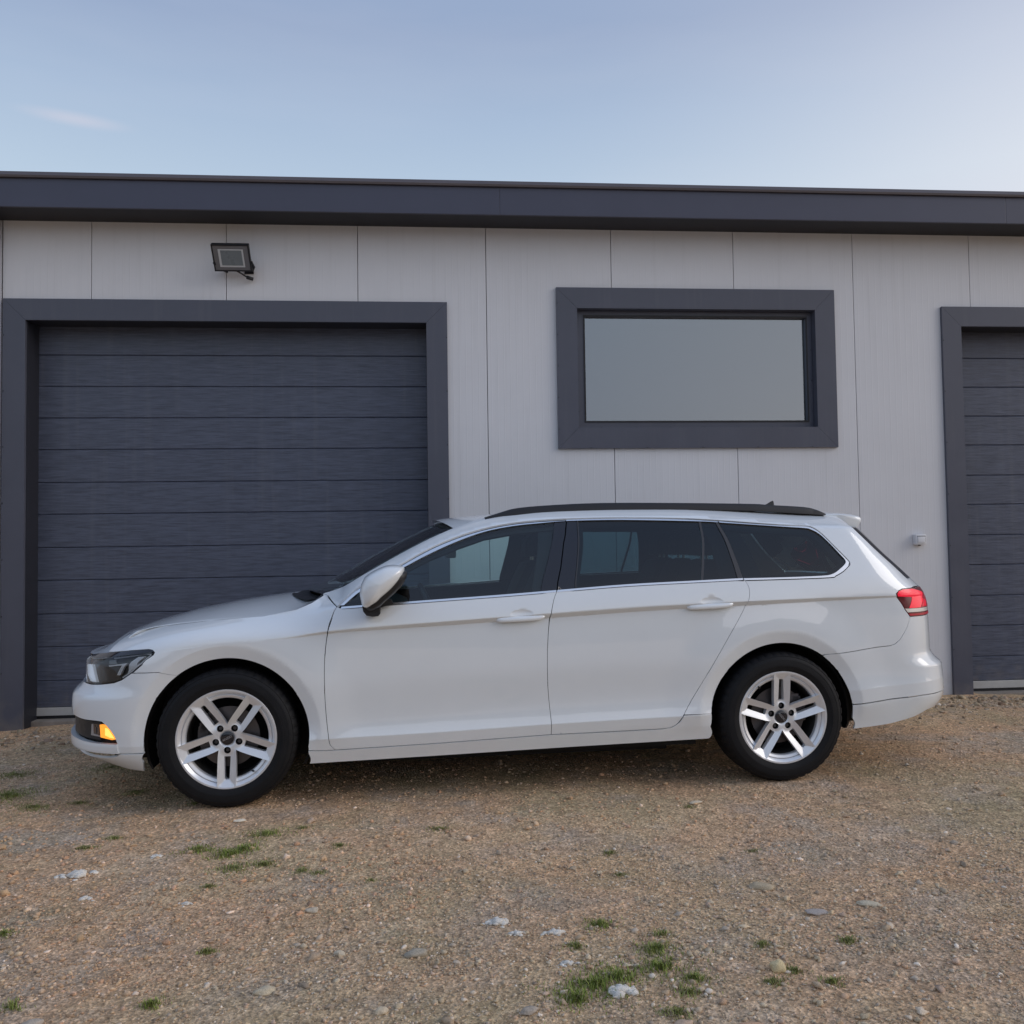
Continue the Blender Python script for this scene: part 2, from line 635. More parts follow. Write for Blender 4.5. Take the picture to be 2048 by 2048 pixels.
def add_grime(m, amount=.5):
    """faint run marks and splashed dirt with shapes of their own"""
    t = m.node_tree
    b = t.nodes['Principled BSDF']
    src = b.inputs['Base Color'].links[0].from_socket
    tcn = t.nodes.new('ShaderNodeTexCoord')
    mp_ = t.nodes.new('ShaderNodeMapping')
    mp_.inputs['Scale'].default_value = (11, 1, .55)
    t.links.new(tcn.outputs['Object'], mp_.inputs[0])
    n = t.nodes.new('ShaderNodeTexNoise')
    n.inputs['Scale'].default_value = 1.5
    n.inputs['Detail'].default_value = 5
    t.links.new(mp_.outputs[0], n.inputs['Vector'])
    r = t.nodes.new('ShaderNodeMapRange')
    r.inputs['From Min'].default_value = .55
    r.inputs['From Max'].default_value = .8
    r.inputs['To Max'].default_value = .16 * amount
    t.links.new(n.outputs['Fac'], r.inputs['Value'])
    n2 = t.nodes.new('ShaderNodeTexNoise')
    n2.inputs['Scale'].default_value = 9
    n2.inputs['Detail'].default_value = 8
    t.links.new(tcn.outputs['Object'], n2.inputs['Vector'])
    sp = t.nodes.new('ShaderNodeSeparateXYZ')
    t.links.new(tcn.outputs['Object'], sp.inputs[0])
    r2 = t.nodes.new('ShaderNodeMapRange')
    r2.inputs['From Min'].default_value = .45
    r2.inputs['From Max'].default_value = -.05
    r2.inputs['To Min'].default_value = -.5
    r2.inputs['To Max'].default_value = .25
    r2.clamp = False
    t.links.new(sp.outputs['Z'], r2.inputs['Value'])
    ad = t.nodes.new('ShaderNodeMath')
    ad.operation = 'ADD'
    t.links.new(n2.outputs['Fac'], ad.inputs[0])
    t.links.new(r2.outputs[0], ad.inputs[1])
    r3 = t.nodes.new('ShaderNodeMapRange')
    r3.inputs['From Min'].default_value = .45
    r3.inputs['From Max'].default_value = .85
    r3.inputs['To Max'].default_value = .5 * amount
    t.links.new(ad.outputs[0], r3.inputs['Value'])
    for fac, col in ((r.outputs[0], (.30, .29, .28, 1)), (r3.outputs[0], (.34, .28, .21, 1))):
        x = t.nodes.new('ShaderNodeMix')
        x.data_type = 'RGBA'
        t.links.new(fac, x.inputs[0])
        t.links.new(src, x.inputs[6])
        x.inputs[7].default_value = col
        src = x.outputs[2]
    t.links.new(src, b.inputs['Base Color'])


add_grime(M_WALL, .8)
M_ANTH = mat('anthracite_sheet', (0.084, 0.089, 0.118), 0.38, var=0.06, vscale=3, rvar=0.06, bump=0.06, bscale=7, bdist=0.004)
M_SLAT = mat('anthracite_woodgrain', (0.080, 0.092, 0.132), 0.40, var=0.34, vscale=6, stretch=(1, 1, 14), rvar=0.12,
             bump=0.6, bscale=22, bstretch=(0.8, 1, 9), bdist=0.0025)
add_grime(M_ANTH, .5)
add_grime(M_SLAT, .6)
M_EAVE = mat('eave_flashing', (0.062, 0.067, 0.104), 0.42, var=0.05, vscale=2, bump=0.08, bscale=3, bdist=0.006)
M_CAP = mat('roof_cap_flashing', (0.10, 0.085, 0.09), 0.45, var=0.08, vscale=3)
M_SCREW = mat('dark_screw', (0.02, 0.02, 0.024), 0.4, var=0.1)
M_SEAL = mat('aluminium_bottom_rail', (0.50, 0.49, 0.47), 0.5, metal=0.1, var=0.1, vscale=5)
M_CONC = mat('concrete', (0.27, 0.235, 0.20), 0.9, var=0.25, vscale=9, bump=0.6, bscale=40, bdist=0.005)
M_BLIND = mat('grey_interior', (0.16, 0.17, 0.19), 0.9, var=0.05, vscale=1)

bld = empty('garage_building', (0.5, WALL_Y, 0))
tag(bld, 'light grey panelled garage building with anthracite eaves, doors and window behind the car', 'building')
BO = Vector((0.5, WALL_Y, 0))


def bpart(mb, name, m, parent=None, smooth=False):
    mb.v = [(x - BO.x, y - BO.y, z) for x, y, z in mb.v]
    return mb.build(name, m, parent or bld, smooth)


SEAMS = [-2.607 + 0.9994 * i for i in range(-6, 12)]
OPEN = [(-3.13, -0.02, -1, 3.05), (4.17, 7.25, -1, 3.05), (1.05, 3.10, 2.10, 3.16)]
Z0, Z1 = -0.14, 3.80


def wall_panel(xa, xb):
    cuts = sorted({xa, xb} | {q for o_ in OPEN for q in o_[:2] if xa < q < xb})
    mb = MB()
    for a, b in zip(cuts[:-1], cuts[1:]):
        mid = (a + b) / 2
        spans = [(Z0, Z1)]
        for o_ in OPEN:
            if o_[0] < mid < o_[1]:
                ns_ = []
                for s0, s1 in spans:
                    if o_[2] > s0:
                        ns_.append((s0, min(s1, o_[2])))
                    if o_[3] < s1:
                        ns_.append((max(s0, o_[3]), s1))
                spans = ns_
        for s0, s1 in spans:
            if s1 - s0 > 0.01:
                mb.box(a, b, WALL_Y, WALL_Y + 0.06, s0, s1)
    if mb.v:
        bpart(mb, 'wall_panel', M_WALL)


LEFT_CORNER = -3.25
for i in range(len(SEAMS) - 1):
    a, b = SEAMS[i] + 0.0026, SEAMS[i + 1] - 0.0026
    if b < LEFT_CORNER - 0.2:
        wall_panel(a, b)
    elif a < LEFT_CORNER < b:
        wall_panel(a, LEFT_CORNER - 0.012)
        wall_panel(LEFT_CORNER, b)
    else:
        wall_panel(a, b)
XL, XR_ = SEAMS[0], SEAMS[-1]
# dark backing behind the joints, side, rear and roof
mb = MB()
def backing(x0, x1, z0, z1):
    mb.box(x0, x1, WALL_Y + 0.065, WALL_Y + 0.12, z0, z1)
backing(XL, -3.135, Z0, 3.78); backing(-3.135, -0.015, 3.055, 3.78); backing(-0.015, 1.045, Z0, 3.78)
backing(1.045, 3.105, Z0, 2.095); backing(1.045, 3.105, 3.165, 3.78); backing(3.105, 4.165, Z0, 3.78)
backing(4.165, 7.255, 3.055, 3.78); backing(7.255, XR_, Z0, 3.78)
bpart(mb, 'joint_backing', mat('joint_shade', (0.11, 0.11, 0.12), .8, var=.1))
bpart(MB().box(XL, XR_, WALL_Y + 9.0, WALL_Y + 9.1, Z0, 3.9).box(XL - .1, XL, WALL_Y, WALL_Y + 9.1, Z0, 3.78).box(XR_, XR_ + .1, WALL_Y, WALL_Y + 9.1, Z0, 3.78), 'rear_wall', M_WALL)
bpart(MB().box(XL - 0.3, XR_ + 0.3, WALL_Y - 0.20, WALL_Y + 9.4, 3.83, 3.95), 'roof', M_CAP)
# downpipe in the recess left of the first panel
dp = MB().tube([(LEFT_CORNER - 0.062, WALL_Y - 0.045, -0.05), (LEFT_CORNER - 0.062, WALL_Y - 0.045, 3.74)], 0.035, 14)
bpart(dp, 'downpipe', M_ANTH, smooth=True)
bpart(MB().box(LEFT_CORNER - 0.102, LEFT_CORNER - 0.022, WALL_Y - 0.085, WALL_Y - 0.001, 3.60, 3.64, .004), 'pipe_bracket', M_SCREW)
# eaves
EY = WALL_Y - 0.30
joints = [XL - 0.3, -3.55, 0.485, 4.52, XR_ + 0.3]
for a, b in zip(joints[:-1], joints[1:]):
    bpart(MB().box(a + .0004, b - .0004, EY, EY + 0.02, 3.742, 3.952, .003), 'fascia_board', M_EAVE)
    bpart(MB().prism([(EY - 0.018, 3.952), (EY - 0.020, 3.972), (EY - 0.004, 4.0), (EY + 0.35, 4.02), (EY + 0.35, 3.985), (EY + .03, 3.953)], a + .002, b - .002)
          if False else MB().add([(a, EY - .018, 3.953), (b, EY - .018, 3.953), (b, EY - .022, 3.968), (a, EY - .022, 3.968), (b, EY - .004, 4.0), (a, EY - .004, 4.0), (b, EY + .4, 4.02), (a, EY + .4, 4.02), (b, EY + .4, 3.953), (a, EY + .4, 3.953)],
                               [(0, 1, 2, 3), (3, 2, 4, 5), (5, 4, 6, 7), (7, 6, 8, 9), (9, 8, 1, 0), (0, 3, 5, 7, 9), (1, 8, 6, 4, 2)]), 'cap_flashing', M_CAP)
mb = MB()
mb.box(XL - .3, XR_ + .3, EY + 0.021, WALL_Y - 0.002, 3.748, 3.766)
bpart(mb, 'soffit', mat('shaded_soffit', (.018, .018, .024), .6, var=.1))  # shade under the eaves painted in as a near-black soffit colour
scr = MB()
for x in [-7 + 0.33 * i for i in range(50)]:
    scr.lathe([(0, .0), (0.006, 0.001), (0.008, 0.006)], 8)
    n = 24
    scr.v[-n:] = [(vx + x, EY + 0.16 - 0 + vz, 4.012 + 0.010 - vy) for vx, vy, vz in scr.v[-n:]]
bpart(scr, 'screw_row', M_SCREW)['kind'] = 'stuff'


# frames round openings: mitred boards
def trim(x0, x1, z0, z1, w, bottom, name, parent, sideboards=True, proud=0.028, zbot=None):
    """outer rectangle x0..x1,z0..z1, board width w"""
    ya, yb = WALL_Y - proud, WALL_Y - 0.001
    e = 0.0008
    def pr(poly):
        bpart(MB().prism(poly, ya, yb), name, M_ANTH, parent)
    pr([(x0 + e, z1), (x1 - e, z1), (x1 - w - e, z1 - w), (x0 + w + e, z1 - w)])
    if bottom:
        pr([(x0 + e, z0), (x1 - e, z0), (x1 - w - e, z0 + w), (x0 + w + e, z0 + w)])
    zb = z0 if not bottom else z0
    pr([(x0, z1 - e), (x0 + w, z1 - w - e), (x0 + w, zb + (w if bottom else 0) + e), (x0, zb + e)])
    pr([(x1, z1 - e), (x1 - w, z1 - w - e), (x1 - w, zb + (w if bottom else 0) + e), (x1, zb + e)])


def screws(pts, parent, r=0.006, y=WALL_Y - 0.028):
    s = MB()
    for x, z in pts:
        s.lathe([(0, y - 0.004), (r * .7, y - 0.0035), (r, y)], 8, x, z)
    bpart(s, 'trim_screws', M_SCREW, parent)['kind'] = 'stuff'


M_REVEAL_SHADE = mat('shaded_reveal', (.022, .023, .032), .5, var=.1)  # shade of the deep door jambs put into the reveal colour


def garage_door(x0, x1, zt, label):
    """x0..x1,zt: inner clear opening"""
    e = empty('garage_door', (0, 0, 0), parent=bld)
    e['label'] = label
    ya = WALL_Y + 0.20
    zs = [0.056, 0.258, 0.515, 0.767, 1.024, 1.275, 1.532, 1.777, 2.032, 2.278, 2.524, 2.770, 3.03]
    for k, (a, b) in enumerate(zip(zs[:-1], zs[1:])):
        c = 0.006
        X0, X1 = x0 - .06, x1 + .06
        v = []
        for x in (X0, X1):
            v += [(x, ya + c, a + .0008), (x, ya, a + c), (x, ya, b - c), (x, ya + c, b - .0008), (x, ya + .04, b - .0008), (x, ya + .04, a + .0008)]
        f = [(i, i + 6, (i + 1) % 6 + 6, (i + 1) % 6)[::-1] for i in range(6)] + [tuple(range(6)), tuple(range(11, 5, -1))]
        bpart(MB().add(v, f), 'door_slat', M_SLAT, e)
    bpart(MB().box(x0 - .05, x1 + .05, ya - .008, ya + .04, -0.006, 0.055, .003), 'bottom_rail', M_SEAL, e)
    bpart(MB().box(x0 - .05, x1 + .05, ya + .0, ya + .05, -0.03, -0.007), 'floor_seal', M_BLACK, e)
    # reveals and head
    bpart(MB().box(x0 - .045, x0, WALL_Y, ya - .002, -.10, zt), 'reveal', M_REVEAL_SHADE, e)
    bpart(MB().box(x1, x1 + .045, WALL_Y, ya - .002, -.10, zt), 'reveal', M_REVEAL_SHADE, e)
    bpart(MB().box(x0 - .045, x1 + .045, WALL_Y, ya - .002, zt, zt + .05), 'reveal', M_REVEAL_SHADE, e)
    bpart(MB().box(x0 - .05, x1 + .05, WALL_Y + 0.10, ya + .5, -.20, -.030, .006), 'concrete_sill', M_CONC, e)
    trim(x0 - .165, x1 + .165, -0.10, zt + .158, .165 if False else .162, False, 'frame_board', e)
    screws([(x0 - .158, z) for z in np.arange(.35, 3.1, .42)] + [(x1 + .158, z) for z in np.arange(.35, 3.1, .42)], e, .005)


garage_door(-3.072, -0.084, 2.990, 'wide anthracite sectional door on the left, front of the car before it')
garage_door(4.288, 7.20, 2.990, 'anthracite sectional door at the right edge of the picture')
# window
win = empty('window', (0, 0, 0), parent=bld)
wx0, wx1, wz0, wz1 = 0.941, 3.214, 1.996, 3.275
trim(wx0, wx1, wz0, wz1, 0.165, True, 'frame_board', win)
ix0, ix1, iz0, iz1 = wx0 + .165, wx1 - .165, wz0 + .165, wz1 - .165
for bx in ((ix0 - .04, ix0, iz0, iz1), (ix1, ix1 + .04, iz0, iz1)):
    bpart(MB().box(bx[0], bx[1], WALL_Y, WALL_Y + .06, bx[2] - .04, bx[3] + .04), 'reveal', M_ANTH, win)
for bz in ((iz0 - .04, iz0), (iz1, iz1 + .04)):
    bpart(MB().box(ix0, ix1, WALL_Y, WALL_Y + .06, bz[0], bz[1]), 'reveal', M_ANTH, win)
gx0, gx1, gz0, gz1 = 1.178, 2.996, 2.224, 3.062
ca = MB()
for (a, b, c, d) in ((ix0, ix1, iz0, gz0), (ix0, ix1, gz1, iz1), (ix0, gx0, gz0, gz1), (gx1, ix1, gz0, gz1)):
    ca.box(a + .002, b - .002, WALL_Y + .045, WALL_Y + .11, c + (.002 if c == iz0 else 0), d - (.002 if d == iz1 else 0))
bpart(ca, 'casement', M_ANTH, win)
bd = MB()
for (a, b, c, d) in ((gx0 - .012, gx1 + .012, gz0 - .012, gz0 - .001), (gx0 - .012, gx1 + .012, gz1 + .001, gz1 + .012), (gx0 - .012, gx0 - .001, gz0, gz1), (gx1 + .001, gx1 + .012, gz0, gz1)):
    bd.box(a, b, WALL_Y + .038, WALL_Y + .044, c, d)
bpart(bd, 'glazing_bead', M_BLACK, win)
bpart(MB().box(gx0 - .004, gx1 + .004, WALL_Y + .075, WALL_Y + .081, gz0 - .004, gz1 + .004), 'pane', G_PANE, win)
bpart(MB().box(gx0 - .2, gx1 + .2, WALL_Y + .45, WALL_Y + .47, gz0 - .5, gz1 + .3), 'room_backdrop', M_BLIND, win)
screws([(wx0 + .008, z) for z in np.arange(2.15, 3.2, .25)] + [(x, wz0 + .006) for x in np.arange(1.2, 3.1, .45)], win, .005)
screws([(ix0 + .012, z) for z in np.arange(2.3, 3.05, .25)] + [(ix1 - .012, z) for z in np.arange(2.3, 3.05, .25)] + [(x, iz0 + .010) for x in np.arange(1.3, 3.0, .28)], win, .0045, WALL_Y + .044)

# ------------------------------------------------------------------ floodlight
fl = empty('floodlight', (-1.50, WALL_Y, 3.42))
tag(fl, 'slim dark LED floodlight tilted down on the grey wall above the left garage door', 'floodlight')
tm = Matrix.Translation((-0.030, -0.165, 0.010)) @ Matrix.Rotation(R(40), 4, 'X')
def flp(mb, name, m, smooth=False):
    mb.v = [tuple(tm @ Vector(v)) for v in mb.v]
    return mb.build(name, m, fl, smooth)
flp(MB().box(-.138, .138, .0, .034, -.104, .104, .006), 'housing', M_BLACK)
fr = MB()
for a, b, c, d in ((-.138, .138, .094, .104), (-.138, .138, -.104, -.094), (-.138, -.128, -.094, .094), (.128, .138, -.094, .094)):
    fr.box(a, b, -.006, -.0005, c, d)
flp(fr, 'bezel', M_BLACK)
flp(MB().box(-.1275, .1275, -.003, -.0015, -.0935, .0935), 'front_glass', mat('lamp_border_glass', (0.17, 0.17, 0.185), 0.25, coat=.5, rvar=.04))
refl = MB()
for a, b, c, d in ((-.092, .092, .060, .068), (-.092, .092, -.070, -.058), (-.092, -.076, -.058, .060), (.080, .092, -.058, .060)):
    refl.box(a, b, -.0046, -.0032, c, d)
flp(refl, 'reflector', mat('reflector_grey', (0.60, 0.62, 0.64), .35, rvar=.05))
flp(MB().box(-.0755, .0795, -.0042, -.0032, -.0575, .0595), 'led_plate', mat('led_plate', (0.20, 0.23, 0.25), .3, rvar=.05))
fins = MB()
for k in range(9):
    fins.box(-.11 + k * .0265, -.106 + k * .0265, .035, .052, -.085, .085)
flp(fins, 'cooling_fins', M_BLACK)
br = MB().box(-.10, .10, -.004, -.0005, -.02, .02)
br.tube([(.108, -.135, -.01), (.115, -.075, -.03), (.09, -.006, -.035)], .011, 8)
br.box(.03, .10, -.006, -.001, -.06, -.02)
br.tube([(-.165, -.145, -.02), (-.14, -.085, -.045), (-.10, -.006, -.045)], .010, 8)
br.build('bracket', M_BLACK, fl)
MB().tube([(-.02, -.10, -.06), (.03, -.08, -.085), (.06, -.05, -.10), (.09, -.02, -.10)], .006, 8).tube([(.055, -.05, -.10), (.10, -.03, -.108)], .014, 8).build('cable', M_BLACK, fl, True)

# ------------------------------------------------------------------ outdoor switch box
sw = empty('switch_box', (3.87, WALL_Y, 1.243))
tag(sw, 'small pale grey weatherproof switch box on the wall right of the car roof', 'switch box')
M_SW = mat('pale_grey_plastic', (0.74, 0.74, 0.76), .4, rvar=.05)
MB().box(-.043, .047, -.052, -.0005, -.042, .042, .008).build('box', M_SW, sw, angle=40)
MB().box(-.030, .033, -.060, -.0525, -.027, .024, .004).build('flap', M_SW, sw, angle=40)
MB().box(-.034, .037, -.0532, -.0524, .0245, .029).box(.0335, .037, -.0532, -.0524, -.02, .0245).build('flap_gap', M_BLACK, sw)
MB().tube([(0, -.022, -.041), (0, -.022, -.050)], .011, 12).build('cable_gland', M_BLACK, sw)

# ================================================================== THE CAR
# car frame: X back from the front axle, Y = 0 centreline (near side negative), Z up from the ground
ST=[-0.9,-0.4,-0.1,0.3,0.5,1.0,1.6,2.1,2.6,3.1,3.5,3.9]
ZR=[[.15,.16,.17,.19,.195,.207,.22,.228,.235,.20,.20,.20],
[.262,.27,.265,.26,.262,.273,.292,.302,.31,.36,.40,.43],
[.31,.31,.31,.312,.317,.328,.347,.358,.368,.45,.48,.5],
[.40,.40,.40,.395,.40,.42,.45,.46,.46,.55,.56,.56],
[.56,.58,.6,.6,.6,.62,.64,.65,.66,.68,.68,.68],
[.66,.74,.78,.806,.826,.848,.875,.899,.914,.929,.938,.942]]
DG=[.003,.003,.004,.007,.010,.018,.022,.022,.022,.016,.009,.004]
ZH=([-0.9,-0.65,-0.53,-0.355,-0.1,0.157,0.31,0.42,0.52,0.85,1.33,1.62,1.99,2.4,2.6,3.1,3.5,3.9],
    [.70,.79,.825,.867,.892,.909,.932,.945,.952,.971,.996,1.013,1.033,1.048,1.052,1.055,1.056,1.056])
WR=[[.80,.84,.85,.866,.868,.870,.870,.870,.868,.855,.84,.82],
[.862,.872,.878,.888,.890,.893,.893,.893,.890,.884,.878,.86],
[.868,.878,.888,.898,.901,.905,.905,.905,.900,.890,.882,.865],
[.868,.874,.880,.885,.888,.890,.890,.890,.888,.882,.876,.862],
[.868,.878,.887,.894,.897,.901,.902,.902,.898,.888,.877,.862],
[.85,.872,.884,.890,.888,.890,.889,.889,.888,.881,.869,.855]]
WG=[.85,.871,.8835,.892,.902,.910,.911,.911,.907,.895,.875,.856]
WH=([-0.9,-0.53,-0.355,-0.1,0.157,0.31,0.42,0.52,0.7,1.0,2.6,3.1,3.5,3.9],
    [.74,.79,.775,.765,.772,.79,.825,.855,.868,.874,.874,.868,.852,.836])
SEAM=([.44,.522,.571,.641,.83,.939,1.05,1.2,1.35,1.5,1.7,1.92,2.12,2.36,2.55,2.74,2.92,3.08,3.3,3.6],
      [.93,.952,1.0,1.055,1.153,1.213,1.264,1.316,1.351,1.370,1.381,1.384,1.382,1.376,1.364,1.348,1.333,1.323,1.315,1.30])
def pchip(x,xs,ys):
    xs=np.asarray(xs,float);ys=np.asarray(ys,float)
    h=np.diff(xs);d=np.diff(ys)/h
    m=np.zeros(len(xs));m[0]=d[0];m[-1]=d[-1]
    for i in range(1,len(xs)-1):
        if d[i-1]*d[i]>0:
            w1=2*h[i]+h[i-1];w2=h[i]+2*h[i-1];m[i]=(w1+w2)/(w1/d[i-1]+w2/d[i])
    x=np.clip(x,xs[0],xs[-1]);i=np.clip(np.searchsorted(xs,x,side='right')-1,0,len(xs)-2)
    t=(x-xs[i])/h[i]
    return ys[i]*(2*t**3-3*t**2+1)+h[i]*m[i]*(t**3-2*t**2+t)+ys[i+1]*(-2*t**3+3*t**2)+h[i]*m[i+1]*(t**3-t**2)
def sst(x,a,b):
    t=np.clip((x-a)/(b-a),0,1);return t*t*(3-2*t)
XSF=([.15,.162,.171,.182,.196,.221,.247,.27,.286,.306,.325,.429,.47,.5,.533,.546,.565,.585,.604,.69,.715,.73,.8,.85,.9,1.],
     [-.46,-.52,-.58,-.63,-.66,-.71,-.76,-.785,-.796,-.797,-.795,-.797,-.799,-.798,-.792,-.779,-.757,-.742,-.737,-.735,-.722,-.70,-.60,-.49,-.3,-.1])
XSR=([.19,.217,.247,.295,.346,.376,.406,.485,.559,.604,.644,.73,.87,.96,1.025,1.1,1.2,1.3,1.36,1.45],
     [3.33,3.55,3.69,3.79,3.84,3.86,3.868,3.863,3.858,3.812,3.79,3.789,3.784,3.76,3.70,3.625,3.51,3.41,3.36,3.3])
PF=2.6;LF=.55;PR=2.5
_t=np.linspace(0,np.pi/2,400)
def sell(th,p):
    c=np.cos(th);s=np.sin(th);r=(np.abs(c)**p+np.abs(s)**p)**(-1/p);return r*c,r*s
_c,_s=sell(_t,PF)
GF=np.min(LF*(1-_c)-.345*.87*_s)
def LR(z): return .44-.16*sst(z,1.0,1.3)
def xn(z): return pchip(z,*XSF)-.345*.65-GF
def xr(z):
    z=np.asarray(z,float); base=pchip(z,*XSR); c,s=sell(_t,PR)
    L=LR(z);Wm=.86-.5*np.clip(z-1.05,0,.4)
    g=np.max(-L[...,None]*(1-c)+ -.57*0+ (-1)*0 + (.57*Wm[...,None]*s),axis=-1)
    # support: max(x+.57*w)=base+.57*.6
    return base+.57*.6-g
def W(x,z):
    x,z=np.broadcast_arrays(np.asarray(x,float),np.asarray(z,float))
    zr=[pchip(x,ST,r) for r in ZR]; zr.append(zr[5]+pchip(x,ST,DG))
    zh=pchip(x,*ZH); zr.append(np.maximum(zh,zr[6]+.02))
    wr=[pchip(x,ST,r) for r in WR]; wr.append(pchip(x,ST,WG)); wr.append(pchip(x,*WH))
    q=1.25+.75*(1-sst(x,-.1,.55))+.3*sst(x,2.7,3.3)
    f=[lambda s:s,lambda s:s,lambda s:1-(1-s)**1.8,lambda s:s*s*(3-2*s),lambda s:s**1.5,lambda s:s,lambda s:s**q]
    w=wr[0]+(z-zr[0])*.3
    for i in range(7):
        s=np.clip((z-zr[i])/(zr[i+1]-zr[i]),0,1)
        w=np.where(z>=zr[i],wr[i]+(wr[i+1]-wr[i])*f[i](s),w)
    d=np.maximum(z-zr[7],0)
    w=w-np.where(d>0,.40*d+.30*d*d,0)
    e=np.maximum(z-pchip(x,*SEAM),0)*sst(x,.30,.47)
    w=w-1.2*e-10*e*e
    for cx,cz in ((0.,.334),(2.791,.334)):
        r=np.hypot(x-cx,z-cz)
        w=w+(.013*(1-sst(r,.444,.66))-.30*np.clip(.444-r,0,.07))*sst(z,.25,.40)
    for hx,hz in HDL:
        q=((x-hx)/.058)**2+((z-hz)/.021)**2
        w=w-.0065*np.clip(1-q,0,1)**.8
    return w
HDL=((1.436,.900),(2.420,.941))
def F(u,z,off=0.):
    """u: 0..1 front corner, 1..1+U side, 1+U..2+U rear corner -> x,y(>0 = |y|),z"""
    u=np.asarray(u,float);z=np.asarray(z,float)
    a=xn(z)+LF; L2=LR(z); b=xr(z)-L2
    thf=np.clip(u,0,1)*np.pi/2; c,s=sell(thf,PF); xf=xn(z)+LF*(1-c)
    thr=np.clip(2+UM-u,0,1)*np.pi/2; c2,s2=sell(thr,PR); xb=xr(z)-L2*(1-c2)
    xm=a+(b-a)*(u-1)/UM
    x=np.where(u<1,xf,np.where(u>1+UM,xb,xm)); fac=np.where(u<1,s,np.where(u>1+UM,s2,1.))
    return x,W(x,z)*fac,z+0*x
UM=3.4
def inv(x,z):
    x=np.asarray(x,float);z=np.asarray(z,float)
    a=xn(z)+LF;L2=LR(z);b=xr(z)-L2
    u=1+UM*(x-a)/(b-a)
    t=np.clip((x-xn(z))/LF,0,1);uf=np.arctan2((1-(1-t)**PF)**(1/PF),1-t)/(np.pi/2)
    t=np.clip((xr(z)-x)/L2,0,1);ur=2+UM-np.arctan2((1-(1-t)**PR)**(1/PR),1-t)/(np.pi/2)
    return np.where(x<a,uf,np.where(x>b,ur,u))
def Ws(x,z):
    u=inv(x,z);return F(u,z)[1]


UE = 2 + UM
AF, AR = (0.0, 0.330), (2.795, 0.328)
RA = 0.388
car = empty('estate_car', (CAR_ORG[0], CAR_ORG[1], 0), CAR_YAW)
tag(car, 'white estate car parked side-on before the garage building, front to the left', 'car')


def surf_pt(u, z, off=0.0):
    """points on the near-side skin (y negative), pushed out by off along the normal; returns points, normals"""
    x, y, zz = F(u, z)
    h = 2e-3
    xu, yu, zu = F(u + h, z)
    xl, yl, zl = F(u - h, z)
    xa, ya, za = F(u, z + h)
    xb, yb, zb = F(u, z - h)
    du = np.stack([xu - xl, -(yu - yl), zu - zl], -1)
    dv = np.stack([xa - xb, -(ya - yb), za - zb], -1)
    n = np.cross(du, dv)
    ln = np.linalg.norm(n, axis=-1, keepdims=True)
    n = n / np.maximum(ln, 1e-12)
    p = np.stack([x, -y, zz], -1) + n * np.asarray(off)[..., None] if np.ndim(off) else np.stack([x, -y, zz], -1) + n * off
    return p, n


def to_uv(poly):
    """(x,z) or ('u',u,z) entries -> (u*scale,z)"""
    o = []
    for q in poly:
        if q[0] == 'u':
            o.append((q[1], q[2]))
        else:
            o.append((float(inv(q[0], q[1])), q[1]))
    return o


def resample(pts, step, closed=True):
    out = []
    n = len(pts)
    for i in range(n if closed else n - 1):
        a, b = pts[i], pts[(i + 1) % n]
        d = math.hypot(b[0] - a[0], b[1] - a[1])
        k = max(1, int(math.ceil(d / step)))
        for j in range(k):
            out.append((a[0] + (b[0] - a[0]) * j / k, a[1] + (b[1] - a[1]) * j / k))
    if not closed:
        out.append(pts[-1])
    return out


def offset_poly(pts, d):
    """move every vertex inwards by d (polygon made counter-clockwise first)"""
    n = len(pts)
    a = sum(pts[i][0] * pts[(i + 1) % n][1] - pts[(i + 1) % n][0] * pts[i][1] for i in range(n))
    if a < 0:
        pts = pts[::-1]
    if d == 0:
        return pts
    out = []
    for i in range(n):
        p, c, q = pts[i - 1], pts[i], pts[(i + 1) % n]
        e1 = (c[0] - p[0], c[1] - p[1])
        e2 = (q[0] - c[0], q[1] - c[1])
        l1, l2 = math.hypot(*e1) or 1e-9, math.hypot(*e2) or 1e-9
        n1 = (-e1[1] / l1, e1[0] / l1)
        n2 = (-e2[1] / l2, e2[0] / l2)
        m = (n1[0] + n2[0], n1[1] + n2[1])
        lm = math.hypot(*m) or 1e-9
        k = d / max(lm / 2, .45) / lm
        out.append((c[0] + m[0] * k, c[1] + m[1] * k))
    return out


def inside(px, py, poly):
    px = np.asarray(px)
    py = np.asarray(py)
    r = np.zeros(px.shape, bool)
    n = len(poly)
    for i in range(n):
        x1, y1 = poly[i]
        x2, y2 = poly[(i + 1) % n]
        if y1 == y2:
            continue
        c = ((y1 > py) != (y2 > py)) & (px < (x2 - x1) * (py - y1) / (y2 - y1) + x1)
        r ^= c
    return r


def edge_dist(px, py, poly):
    d = np.full(px.shape, 9.0)
    n = len(poly)
    for i in range(n):
        x1, y1 = poly[i]
        x2, y2 = poly[(i + 1) % n]
        dx, dy = x2 - x1, y2 - y1
        l2 = dx * dx + dy * dy or 1e-12
        t = np.clip(((px - x1) * dx + (py - y1) * dy) / l2, 0, 1)
        d = np.minimum(d, np.hypot(px - x1 - t * dx, py - y1 - t * dy))
    return d


def curve(pts, n=5):
    """smooth (Catmull-Rom) an open polyline of (x,z)"""
    P = [pts[0]] + list(pts) + [pts[-1]]
    out = []
    for i in range(1, len(P) - 2):
        p0, p1, p2, p3 = P[i - 1], P[i], P[i + 1], P[i + 2]
        for j in range(n):
            t = j / n
            out.append(tuple(0.5 * (2 * p1[k] + (p2[k] - p0[k]) * t + (2 * p0[k] - 5 * p1[k] + 4 * p2[k] - p3[k]) * t * t + (3 * p1[k] - p0[k] - 3 * p2[k] + p3[k]) * t ** 3) for k in (0, 1)))
    out.append(tuple(pts[-1]))
    return out


